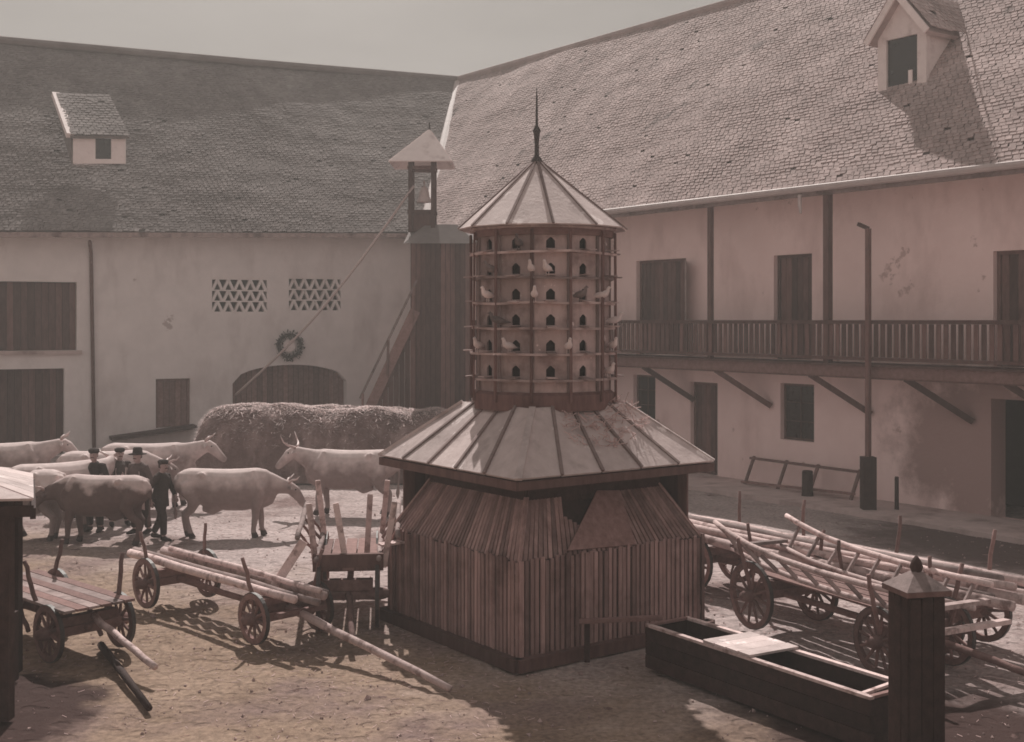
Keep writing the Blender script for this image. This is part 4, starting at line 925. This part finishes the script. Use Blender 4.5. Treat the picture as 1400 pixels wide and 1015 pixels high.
# ================================================================== gate pillar, right foreground
pc = Vector((3.92, 11.7, 0)); gp = thing('gate_pillar', 'dark square gate pillar with small pyramid cap and knob in the right foreground', 'pillar', pc, R(12))
mb = MB(); mb.box((0, 0, .86), (.34, .34, 1.80)); mb.build('shaft', M['wood_black'], gp, local=True)
for k in range(4):
    for i in range(3):
        a = k*math.pi/2; c = Vector((math.cos(a), math.sin(a), 0)); s = Vector((-math.sin(a), math.cos(a), 0)); o_ = c*(.184+.004*(i % 2))+s*(-.121+.121*i)
        plank('board', o_-Vector((0, 0, .05)), o_+Vector((0, 0, 1.74+.01*((i+k) % 3))), .113, .03, M['wood_black'], gp, up=c, local=True)
mb = MB(); mb.box((0, 0, 1.79), (.47, .47, .05)); mb.build('cap_slab', M['wood_old'], gp, local=True)
mb = MB(); mb.add([(-.235, -.235, 1.817), (.235, -.235, 1.817), (.235, .235, 1.817), (-.235, .235, 1.817), (0, 0, 2.0)], [(0, 1, 4), (1, 2, 4), (2, 3, 4), (3, 0, 4), (3, 2, 1, 0)]); mb.build('cap', M['wood_grey'], gp, local=True)
mb = MB(); mb.lathe([(.035, 0), (.05, .04), (.065, .08), (.045, .14), (.01, .19)], 10, (0, 0, 1.93)); mb.build('knob', M['wood_black'], gp, local=True, smooth=True)

# small shelter at the left edge
sh = thing('shelter', 'dark posts and pale board roof corner of a small shelter at the left edge', 'shelter', (-6.6, 14.2, 0))
for (x, y, w_) in ((-5.60, 13.3, .17), (-6.22, 15.1, .14), (-7.9, 13.4, .17), (-8.2, 15.1, .14)):
    mb = MB(); mb.beam((x, y, 0), (x, y, 2.42), w_, w_, up=(0, 1, 0)); mb.build('post', M['wood_black'], sh)
ap = Vector((-7.2, 14.2, 2.86)); cs = [Vector(v) for v in ((-8.6, 12.9, 2.4), (-5.20, 13.1, 2.44), (-6.12, 15.4, 2.42), (-8.9, 15.5, 2.42))]
for i in range(4):
    for k in range(5):
        a, b = k/5+.004, (k+1)/5-.004; e0, e1 = cs[i].lerp(cs[(i+1) % 4], a), cs[i].lerp(cs[(i+1) % 4], b); mb = MB(); mb.slab([e0, e1, e1.lerp(ap, .99), e0.lerp(ap, .99)], .03); mb.build('roof_board', M['wood_roof'], sh)
    mb = MB(); mb.beam(cs[i]-Vector((0, 0, .14)), cs[(i+1) % 4]-Vector((0, 0, .11)), .06, .12); mb.build('fascia', M['wood_black'], sh)
mb = MB(); mb.box((-6.9, 14.2, .42), (1.7, 1.2, .84)); mb.build('bin', M['wood_black'], sh)
for i in range(9): plank('bin_board', (-7.7+.2*i, 13.58, 0), (-7.7+.2*i, 13.58, .86), .18, .03, M['wood_black'], sh, up=(0, -1, 0))

# ================================================================== cattle
def cow_material(name, flank, back, muzzle, lo, hi, patch=.16):
    m = bpy.data.materials.new(name); m.use_nodes = True; t = m.node_tree; N, L = t.nodes, t.links; b = N['Principled BSDF']; b.inputs['Roughness'].default_value = .8; b.inputs['Specular IOR Level'].default_value = .2
    tc = N.new('ShaderNodeTexCoord'); sp = N.new('ShaderNodeSeparateXYZ'); L.new(tc.outputs['Object'], sp.inputs[0])
    oi = N.new('ShaderNodeObjectInfo'); ad0 = N.new('ShaderNodeVectorMath'); ad0.operation = 'ADD'; L.new(tc.outputs['Object'], ad0.inputs[0]); mu = N.new('ShaderNodeMath'); mu.operation = 'MULTIPLY'; L.new(oi.outputs['Random'], mu.inputs[0]); mu.inputs[1].default_value = 30; L.new(mu.outputs[0], ad0.inputs[1])
    n = N.new('ShaderNodeTexNoise'); n.inputs['Scale'].default_value = 2.6; n.inputs['Detail'].default_value = 4; L.new(ad0.outputs[0], n.inputs['Vector'])
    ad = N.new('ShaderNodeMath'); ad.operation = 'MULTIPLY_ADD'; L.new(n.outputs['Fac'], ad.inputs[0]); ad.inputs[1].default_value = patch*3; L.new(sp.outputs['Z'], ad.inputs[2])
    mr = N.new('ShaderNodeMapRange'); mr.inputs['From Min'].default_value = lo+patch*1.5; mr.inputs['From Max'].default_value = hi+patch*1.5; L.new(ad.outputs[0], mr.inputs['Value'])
    mx = N.new('ShaderNodeMix'); mx.data_type = 'RGBA'; L.new(mr.outputs['Result'], mx.inputs['Factor']); mx.inputs['A'].default_value = (*flank, 1); mx.inputs['B'].default_value = (*back, 1)  # coat patches, with sunlit back and shaded flank put into the colour
    n2 = N.new('ShaderNodeTexNoise'); n2.inputs['Scale'].default_value = 9; n2.inputs['Detail'].default_value = 6; L.new(tc.outputs['Object'], n2.inputs['Vector'])
    r2 = N.new('ShaderNodeMapRange'); r2.inputs['To Min'].default_value = .7; r2.inputs['To Max'].default_value = 1.2; L.new(n2.outputs['Fac'], r2.inputs['Value'])
    m2 = N.new('ShaderNodeMix'); m2.data_type = 'RGBA'; m2.blend_type = 'MULTIPLY'; m2.inputs['Factor'].default_value = 1; L.new(mx.outputs['Result'], m2.inputs['A']); L.new(r2.outputs['Result'], m2.inputs['B'])
    mz = N.new('ShaderNodeMapRange'); mz.inputs['From Min'].default_value = .10; mz.inputs['From Max'].default_value = .13; L.new(sp.outputs['Z'], mz.inputs['Value'])
    m3 = N.new('ShaderNodeMix'); m3.data_type = 'RGBA'; L.new(mz.outputs['Result'], m3.inputs['Factor']); m3.inputs['A'].default_value = (*S(.05), 1); L.new(m2.outputs['Result'], m3.inputs['B'])
    L.new(m3.outputs['Result'], b.inputs['Base Color'])
    n3 = N.new('ShaderNodeTexNoise'); n3.inputs['Scale'].default_value = 45; L.new(tc.outputs['Object'], n3.inputs['Vector']); bp = N.new('ShaderNodeBump'); bp.inputs['Strength'].default_value = .25; bp.inputs['Distance'].default_value = .01; L.new(n3.outputs['Fac'], bp.inputs['Height']); L.new(bp.outputs['Normal'], b.inputs['Normal'])
    return m
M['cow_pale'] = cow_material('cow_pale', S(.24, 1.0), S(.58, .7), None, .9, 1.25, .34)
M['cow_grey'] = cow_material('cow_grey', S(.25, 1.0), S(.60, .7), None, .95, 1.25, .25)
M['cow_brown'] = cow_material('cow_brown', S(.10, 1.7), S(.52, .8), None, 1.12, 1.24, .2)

def cow_body(neck, step):
    """x forward, feet on z = 0, back about 1.4 high; neck = list of (x, y, z, r) to poll, head follows to muzzle"""
    mb = MB()
    sec = [(-1.04, 1.22, .08, .10), (-.99, 1.18, .21, .22), (-.84, 1.13, .285, .30), (-.60, 1.06, .30, .355), (-.32, 1.00, .335, .40), (0, .965, .37, .425), (.28, .965, .36, .43), (.5, .99, .31, .42), (.68, 1.04, .245, .385), (.84, 1.08, .17, .30), (.94, 1.10, .09, .18)]
    mb.tube([(x, 0, z) for x, z, a, b in sec], [(a, b) for x, z, a, b in sec], 18)
    mb.tube([(x, y, z) for x, y, z, r in neck[0]], [r for x, y, z, r in neck[0]], 14)
    mb.tube([(x, y, z) for x, y, z, r in neck[1]], [r for x, y, z, r in neck[1]], 14)
    hx, hy, hz, _ = neck[1][0]; dx, dy = neck[1][-1][0]-hx, neck[1][-1][1]-hy; l = math.hypot(dx, dy) or 1; sx, sy = -dy/l, dx/l
    for s in (-1, 1):                                            # ears
        mb.tube([(hx+sx*s*.09, hy+sy*s*.09, hz-.02), (hx+sx*s*.19, hy+sy*s*.19, hz-.03), (hx+sx*s*.27, hy+sy*s*.27, hz-.06)], [(.03, .03), (.055, .03), (.02, .015)], 8)
    for s in (-1, 1):
        mb.tube([(-.52, s*.19, 1.33), (-.48, s*.25, 1.30), (-.42, s*.24, 1.24)], [.05, .06, .03], 8)            # hip bones
        mb.tube([(-.94, s*.09, 1.30), (-.99, s*.13, 1.27)], [.06, .04], 8)
        mb.tube([(.52, s*.10, 1.36), (.58, s*.20, 1.18), (.70, s*.24, .98)], [.06, .09, .07], 8)                 # shoulder blade
    mb.tube([(.95, 0, .92), (.84, 0, .74), (.62, 0, .62)], [(.035, .07), (.05, .10), (.06, .08)], 8)             # dewlap
    mb.tube([(-.1, 0, .66), (-.32, 0, .60), (-.5, 0, .64)], [.1, .15, .11], 10)     # udder / sheath
    for s in (-1, 1):
        f = step*s
        mb.tube([(.60, s*.15, 1.08), (.60, s*.175, .86), (.58, s*.17, .68), (.60+f*.4, s*.16, .44), (.60+f*.6, s*.155, .38), (.59+f*.9, s*.15, .16), (.61+f, s*.15, .10), (.64+f, s*.15, .0)],
                [(.19, .14), (.18, .12), (.105, .10), (.074, .072), (.07, .068), (.052, .052), (.062, .062), (.078, .072)], 10)
        g = -step*s
        mb.tube([(-.78, s*.14, 1.14), (-.72, s*.18, .94), (-.64, s*.18, .76), (-.74+g*.3, s*.16, .58), (-.87+g*.6, s*.15, .47), (-.85+g*.8, s*.15, .34), (-.81+g, s*.15, .16), (-.79+g, s*.15, .10), (-.75+g, s*.15, 0)],
                [(.22, .16), (.22, .15), (.165, .125), (.098, .088), (.076, .072), (.06, .06), (.054, .054), (.062, .062), (.076, .07)], 10)
    mb.tube([(-.98, 0, 1.28), (-1.07, 0, 1.20), (-1.09, .01, .95), (-1.07, .02, .62), (-1.06, .02, .5), (-1.06, .02, .36)], [.045, .035, .026, .026, .05, .02], 8)
    return remeshed(mb, 'cow_body', .024, 4)
NECKS = {
 'level': ([(.62, 0, 1.10, (.20, .31)), (.85, 0, 1.17, (.15, .24)), (1.08, 0, 1.27, (.115, .17)), (1.22, 0, 1.33, (.11, .135))], [(1.20, 0, 1.36, (.10, .12)), (1.33, 0, 1.27, (.115, .125)), (1.46, 0, 1.14, (.085, .095)), (1.58, 0, 1.02, (.075, .075)), (1.63, 0, .98, (.06, .055))]),
 'down': ([(.62, 0, 1.08, (.20, .31)), (.86, 0, 1.08, (.15, .23)), (1.08, .05, 1.02, (.115, .16)), (1.22, .1, .98, (.11, .13))], [(1.20, .10, 1.01, (.10, .115)), (1.32, .14, .90, (.115, .125)), (1.42, .18, .76, (.085, .095)), (1.50, .22, .62, (.075, .075)), (1.53, .23, .57, (.06, .055))]),
 'turned': ([(.62, 0, 1.10, (.20, .31)), (.84, .06, 1.17, (.15, .24)), (1.03, .18, 1.25, (.115, .17)), (1.12, .28, 1.31, (.11, .135))], [(1.10, .27, 1.34, (.10, .12)), (1.16, .40, 1.24, (.115, .125)), (1.19, .52, 1.11, (.085, .095)), (1.21, .62, .99, (.075, .075)), (1.22, .66, .95, (.06, .055))]),
}
COWM = {k: cow_body(v, .07 if k != 'turned' else -.09) for k, v in NECKS.items()}
def cow(kind, mat, loc, rz, scale, label, hornlen=.62):
    t = thing('cow', label, 'cow', loc, rz, 'cattle in the yard')
    o = link('body', COWM[kind], M[mat], t, True, Matrix.Scale(scale, 4))
    nk = NECKS[kind][1]; hx, hy, hz, _ = nk[0]; ex, ey = nk[-1][0]-hx, nk[-1][1]-hy; l = math.hypot(ex, ey); fx, fy = ex/l, ey/l; sx, sy = -fy, fx
    for s in (-1, 1):
        q = [(hx+sx*s*a+fx*b, hy+sy*s*a+fy*b, hz+c) for a, b, c in ((.06, .0, .07), (.15*hornlen, .01, .10), (.25*hornlen, .05, .14), (.33*hornlen, .12, .10+.09*hornlen), (.35*hornlen, .18, .10+.2*hornlen))]
        mb = MB(); mb.tube([Vector(v)*scale for v in q], [r*scale for r in (.034, .03, .024, .016, .005)], 8); mb.build('horn', M['horn'], t, local=True, smooth=True)
        mb = MB(); e = Vector((nk[1][0]+sx*s*.10, nk[1][1]+sy*s*.10, nk[1][2]+.045)); mb.lathe([(.004, -.018), (.017, -.008), (.017, .008), (.004, .018)], 8, e*scale); mb.build('eye', M['glass_dark'], t, local=True, smooth=True)
    return t
def at_feet(px, D): return Vector(((px-CX)*D/F, D, -.02))
# pale cow in front, head to the right
cow('down', 'cow_grey', at_feet(312, 24.6), R(4), 1.0, 'grey cow with pale rump standing side-on in front, head lowered to the right')
# long-horned ox behind, facing left
cow('level', 'cow_pale', at_feet(478, 27.4), R(172), 1.06, 'pale ox with long horns facing left behind the stake wagon', 1.35)
# the left group
cow('level', 'cow_pale', at_feet(205, 28.6), R(8), 1.08, 'pale cow facing right behind the farm hands')
cow('turned', 'cow_pale', at_feet(84, 25.0), R(40), 1.06, 'pale cow left of the farm hands with its rump to the yard')
cow('level', 'cow_grey', at_feet(30, 24.6), R(160), 1.0, 'grey cow near the left edge facing left behind the plank cart')
cow('level', 'cow_pale', at_feet(2, 28.4), R(20), 1.1, 'pale cow half cut off by the left edge before the barn door')
cow('down', 'cow_brown', at_feet(138, 23.9), R(170), .97, 'dark brown cow with paler back standing in front of the leftmost farm hand')

cow('down', 'cow_grey', at_feet(150, 27.3), R(15), 1.05, 'grey cow with lowered head standing between the farm hands and the pale cow')

# ================================================================== dung and straw heap before the gate
hc = Vector((-5.0, 34.0, 0)); hp0 = thing('straw_heap', 'long rounded heap of dung with pale straw on top, before the arched gate', 'heap', hc)
NX, NY = 120, 40; mb = MB(); HL, HW = 3.9, 1.55
def heap_p(u, v):           # u along 0..1, v across 0..1
    x = (u*2-1); y = (v*2-1); e = max(0, 1-abs(x)**11)**.5; f = max(0, 1-abs(y)**3.4)**.6; X, Y = hc.x+x*HL, hc.y+y*HW*(.5+.5*e)
    h = 2.06*e*f*(1-.05*(x+1))
    h *= 1+.06*noise.noise((X*.9, Y*.9, 3))+.03*noise.noise((X*2.6, Y*2.6, 7))
    bul = .16*math.sin(x*HL*2.1+.8*noise.noise((X, 0, 0)))*e
    return Vector((X+.05*noise.noise((X*3, Y*3, 1)), Y-(bul if y < 0 else 0)*f-.08*noise.noise((X*1.7, h*1.7, 5)), max(h, -.05)))
for j in range(NY+1):
    for i in range(NX+1): mb.v.append(tuple(heap_p(i/NX, j/NY)))
for j in range(NY):
    for i in range(NX): a = j*(NX+1)+i; mb.f.append((a, a+1, a+NX+2, a+NX+1))
M['dung'] = material('dung', S(.11, 1.7), S(.20, 1.5), 3, .95, 1.0, rand=0, stain=S(.34, 1.2), stain_scale=1.6, sst=(1.3, 1.3, .45), stain_lo=.48, stain_hi=.7, dist=.08, fine=11)
mb.build('mound', M['dung'], hp0, smooth=True, fix=False)
rnd = random.Random(31); mb = MB()
for k in range(22000):
    u = rnd.random(); v = .48+rnd.gauss(0, .15) if rnd.random() < .9 else rnd.uniform(.05, .4)
    if not 0 < v < 1: continue
    p = heap_p(u, v); a = rnd.random()*6.283; d_ = Vector((math.cos(a), math.sin(a)*.8, rnd.uniform(-.5, .12))).normalized()*rnd.uniform(.06, .2)
    if p.z < .15: continue
    w_ = Vector((-d_.y, d_.x, 0)).normalized()*rnd.uniform(.005, .013); q = p+Vector((0, -.01, rnd.uniform(.0, .03)))
    mb.add([q-w_, q+w_, q+d_+w_*.5, q+d_-w_*.5], [(0, 1, 2, 3)])
M['straw_old'] = material('straw_old', S(.52, .8), S(.72, .7), 20, .9, .1, rand=0, island=.35)
mb.build('straw', M['straw_old'], hp0, kind='stuff', fix=False)

# ================================================================== farm hands
def person(px, D, rz, label, hat, coat, legs, pose, height=1.72, apron=None):
    loc = at_feet(px, D); t = thing('person', label, 'person', loc, rz, 'farm hands among the cattle')
    k = height/1.75; mb = MB(); V = Vector
    # x forward, y left
    lean = pose.get('lean', .03)
    hipz, shz, hdz = .92, 1.42, 1.63
    mb.tube([(0, 0, .84), (0, 0, .95), (lean*.3, 0, 1.08), (lean*.7, 0, 1.25), (lean, 0, 1.38), (lean, 0, 1.45)], [(.17, .11), (.175, .12), (.155, .105), (.185, .12), (.19, .105), (.10, .07)], 14)
    mb.tube([(lean, 0, 1.42), (lean+.01, 0, 1.50), (lean+.03, 0, 1.56)], [.062, .055, .055], 10)
    hx = lean+.035
    mb.tube([(hx, 0, 1.505), (hx+.01, 0, 1.54), (hx+.005, 0, 1.59), (hx-.005, 0, 1.65), (hx-.01, 0, 1.71), (hx-.01, 0, 1.745)], [(.045, .05), (.062, .078), (.072, .092), (.078, .098), (.065, .082), (.03, .04)], 12)
    mb.tube([(hx+.085, 0, 1.645), (hx+.108, 0, 1.605), (hx+.085, 0, 1.598)], [.010, .017, .012], 7)     # nose
    mb.tube([(hx+.072, -.025, 1.562), (hx+.085, 0, 1.563), (hx+.072, .025, 1.562)], [.006, .010, .006], 6)  # mouth
    for s in (-1, 1): mb.tube([(hx-.005, s*.072, 1.60), (hx-.012, s*.088, 1.63), (hx-.008, s*.075, 1.66)], [.010, .016, .010], 6)   # ears
    arms, legsL = [], []
    for s, key in ((-1, 'R'), (1, 'L')):
        sh_ = V((lean, s*.185, 1.40)); el, wr = [V(v) for v in pose['arm'+key]]; el.y *= s; wr.y *= s
        mb.tube([sh_-V((0, s*.06, 0)), sh_, sh_.lerp(el, .5), el, el.lerp(wr, .35), wr], [.055, .058, .048, .04, .042, .028], 10)
        arms.append((sh_, el, wr))
        d = (wr-el).normalized(); side = d.cross(V((0, 1, 0))) if abs(d.y) < .9 else V((1, 0, 0)); side.normalize(); pal = d.cross(side)
        mb.tube([wr, wr+d*.045, wr+d*.09], [(.026, .020), (.040, .018), (.040, .016)], 8)
        for i, ln in enumerate((.068, .078, .073, .056)):
            b = wr+d*.085+side*(.030-.020*i); mid = b+d*ln*.55+pal*.008*s; mb.tube([b, mid, b+d*ln+pal*.028*s], [.0105, .010, .008], 6)
        b = wr+d*.03+side*.034; mb.tube([b, b+side*.03+d*.03, b+side*.038+d*.065], [.013, .012, .009], 6)
        kn, an = [V(v) for v in pose['leg'+key]]; kn.y *= s; an.y *= s; hp = V((0, s*.095, .88))
        mb.tube([hp+V((0, 0, .06)), hp, hp.lerp(kn, .5), kn, kn.lerp(an, .3), an], [.09, .095, .08, .058, .06, .04], 10)
        mb.tube([an+V((-.05, 0, -.03)), an+V((0, 0, -.035)), an+V((.10, s*.01, -.05)), an+V((.18, s*.02, -.06))], [(.035, .035), (.045, .045), (.045, .032), (.03, .02)], 8)
        legsL.append((hp, kn, an))
    link('body', remeshed(mb, 'person_body', .0085, 3), M['skin'], t, True, Matrix.Scale(k, 4))
    mb = MB(); mb.tube([(0, 0, .74), (0, 0, .95), (lean*.3, 0, 1.08), (lean*.7, 0, 1.25), (lean, 0, 1.39), (lean, 0, 1.465), (lean+.005, 0, 1.485)], [(.215, .155), (.20, .145), (.178, .128), (.205, .14), (.205, .122), (.12, .09), (.075, .072)], 16)
    for (sh_, el, wr) in arms: mb.tube([sh_-V((0, (1 if sh_.y > 0 else -1)*.06, 0)), sh_, sh_.lerp(el, .5), el, el.lerp(wr, .5), el.lerp(wr, .9)], [.07, .074, .064, .058, .054, .048], 12)
    link('jacket', remeshed(mb, 'jacket', .016, 3), M[coat], t, True, Matrix.Scale(k, 4))
    mb = MB(); mb.tube([(0, 0, .80), (0, 0, .98)], [(.19, .135), (.19, .135)], 14)
    for (hp, kn, an) in legsL: mb.tube([hp+V((0, 0, .06)), hp, hp.lerp(kn, .5), kn, kn.lerp(an, .5), an+V((0, 0, .05))], [.10, .115, .10, .082, .078, .072], 12)
    link('trousers', remeshed(mb, 'trousers', .016, 3), M[legs], t, True, Matrix.Scale(k, 4))
    for (hp, kn, an) in legsL:
        s = 1 if an.y > 0 else -1; mb = MB(); mb.tube([an+V((-.055, 0, -.02)), an+V((0, 0, -.028)), an+V((.11, s*.01, -.045)), an+V((.20, s*.02, -.055))], [(.045, .05), (.056, .06), (.054, .044), (.035, .028)], 10)
        mb.build('boot', M['cloth_dark'], t, local=True, smooth=True).scale = (k, k, k)
    # hair
    mb = MB(); mb.tube([(hx-.045, 0, 1.58), (hx-.03, 0, 1.65), (hx-.02, 0, 1.72), (hx-.015, 0, 1.752)], [(.068, .072), (.08, .088), (.075, .085), (.03, .04)], 12); mb.build('hair', M['wood_black'], t, local=True, smooth=True).scale = (k, k, k)
    for s in (-1, 1): mb = MB(); mb.lathe([(.003, -.011), (.011, -.005), (.011, .005), (.003, .011)], 8, (hx+.073, s*.031, 1.638)); mb.build('eye', M['wood_black'], t, local=True, smooth=True).scale = (k, k, k)
    mb = MB(); mb.tube([(hx+.07, -.045, 1.572), (hx+.09, -.015, 1.583), (hx+.09, .015, 1.583), (hx+.07, .045, 1.572)], [.007, .012, .012, .007], 6); mb.build('moustache', M['wood_black'], t, local=True, smooth=True).scale = (k, k, k)
    c = V((hx-.01, 0, 1.675))
    if hat == 'brim': prof = [(.02, .0), (.185, -.012), (.19, -.004), (.11, .012), (.102, .03), (.094, .11), (.07, .135), (.02, .125)]
    elif hat == 'cap': prof = [(.02, 0), (.102, 0), (.118, .04), (.115, .07), (.07, .095), (.02, .10)]
    else: prof = None
    if prof:
        mb = MB(); mb.lathe(prof, 18, c)
        if hat == 'cap': mb.tube([c+V((.07, -.06, .012)), c+V((.16, 0, .0)), c+V((.07, .06, .012))], [(.02, .008)]*3, 6)
        mb.build('hat', M['cloth_dark'], t, local=True, smooth=True).scale = (k, k, k)
    if apron:
        mb = MB(); n = 9; vs = []
        for z in (.52, .75, .98, 1.15, 1.32):
            for i in range(n):
                a = (i/(n-1)-.5)*(2.0 if z < 1.1 else 1.1); rx, ry = (.20, .235) if z < .9 else (.165, .225); vs.append((rx*math.cos(a)+lean*(z-.9), ry*math.sin(a), z+.012*math.sin(i*2.1)))
        fs = [(j*n+i, j*n+i+1, (j+1)*n+i+1, (j+1)*n+i) for j in range(4) for i in range(n-1)]; mb.add(vs, fs)
        o = mb.build('apron', M[apron], t, local=True, smooth=True); o.scale = (k, k, k); sm = o.modifiers.new('thick', 'SOLIDIFY'); sm.thickness = .012
    return t
stand = dict(armR=((-.03, .26, 1.13), (.06, .25, .88)), armL=((-.02, .27, 1.13), (.10, .24, .90)), legR=((.02, .11, .49), (-.02, .12, .085)), legL=((.03, .11, .49), (.03, .13, .085)))
hold = dict(armR=((.06, .27, 1.16), (.30, .18, 1.22)), armL=((-.02, .27, 1.13), (.10, .24, .90)), legR=((.05, .11, .49), (.04, .12, .085)), legL=((-.02, .11, .49), (-.10, .13, .085)), lean=.06)
akimbo = dict(armR=((-.08, .36, 1.16), (.06, .22, 1.0)), armL=((-.08, .36, 1.16), (.06, .22, 1.0)), legR=((.02, .13, .49), (.0, .17, .085)), legL=((.02, .13, .49), (.0, .17, .085)))
stride = dict(armR=((-.10, .25, 1.14), (-.04, .27, .89)), armL=((.10, .25, 1.15), (.24, .22, .95)), legR=((.16, .1, .52), (.16, .1, .085)), legL=((-.06, .1, .48), (-.24, .1, .10)), lean=.05)
person(130, 25.3, R(-95), 'farm hand in dark jacket and cap, leftmost of the four among the cattle', 'cap', 'cloth_dark', 'cloth_dark', stand, 1.72)
person(163, 26.0, R(-60), 'farm hand in grey jacket, cap and pale apron, second from the left', 'cap', 'cloth_grey', 'cloth_dark', akimbo, 1.66, 'cloth_pale')
person(192, 25.0, R(-115), 'farm hand in wide-brimmed dark hat holding out one arm', 'brim', 'cloth_grey', 'cloth_dark', hold, 1.74, 'cloth_pale')
person(219, 24.3, R(-20), 'farm hand in all dark clothes striding towards the grey cow', 'cap', 'cloth_dark', 'cloth_dark', stride, 1.60)

# ================================================================== litter on the yard
rnd = random.Random(21); mb = MB(); mc = MB()
for k in range(2600):
    y = 11+22*rnd.random()**1.4; x = rnd.uniform(-.46, .46)*y; z = gz(x, y); r = rnd.uniform(.008, .022)*(1+rnd.random()**8*1.6)
    e = Euler((rnd.random()*6, rnd.random()*6, rnd.random()*6)).to_matrix(); s = Vector((r, r*rnd.uniform(.6, 1), r*rnd.uniform(.5, .8)))
    vv = [Vector((x, y, z+r*.2))+e@Vector((v[0]*s.x, v[1]*s.y, v[2]*s.z)) for v in ((1, 0, 0), (-1, 0, 0), (0, 1, 0), (0, -1, 0), (0, 0, 1), (0, 0, -1))]
    mb.add(vv, [(0, 2, 4), (2, 1, 4), (1, 3, 4), (3, 0, 4), (2, 0, 5), (1, 2, 5), (3, 1, 5), (0, 3, 5)])
tag(mb.build('stones', M['stone'], None, kind='stuff', fix=False), 'small stones and clods strewn over the trodden yard', 'stones')
for k in range(3600):
    cl = rnd.choice(((-3.4, 17.2, 1.6), (4.2, 17.2, 1.6), (-7.5, 25, 3.0), (-3.5, 26, 3.0), (-1.8, 14, 1.5), (6, 17, 2), (1, 30, 6), (-12, 34, 5))); x, y = rnd.gauss(cl[0], cl[2]), rnd.gauss(cl[1], cl[2])
    if y < 10.5 or y > 40: continue
    z = gz(x, y)+.008; a = rnd.random()*6.28; l = rnd.uniform(.03, .11); d_ = Vector((math.cos(a), math.sin(a), rnd.uniform(-.05, .12)))*l
    mc.tube([Vector((x, y, z)), Vector((x, y, z))+d_], .0035, 3, cap=False)
tag(mc.build('straw', M['straw'], None, kind='stuff', fix=False), 'loose straw scattered on the yard around wagons and cattle', 'straw')

# ================================================================== air of the yard
mb = MB(); mb.box((2, 32, 9.5), (110, 90, 21.2)); me = mb.mesh('haze'); hm = bpy.data.materials.new('haze_air'); hm.use_nodes = True; hn = hm.node_tree; hn.nodes.clear()
pv = hn.nodes.new('ShaderNodeVolumePrincipled'); pv.inputs['Color'].default_value = (.95, .92, .89, 1); pv.inputs['Density'].default_value = HAZE; pv.inputs['Anisotropy'].default_value = .2
ho = hn.nodes.new('ShaderNodeOutputMaterial'); hn.links.new(pv.outputs['Volume'], ho.inputs['Volume'])
hz = link('haze', me, hm); hz['kind'] = 'stuff'; tag(hz, 'thin pale haze hanging over the whole yard', 'haze')
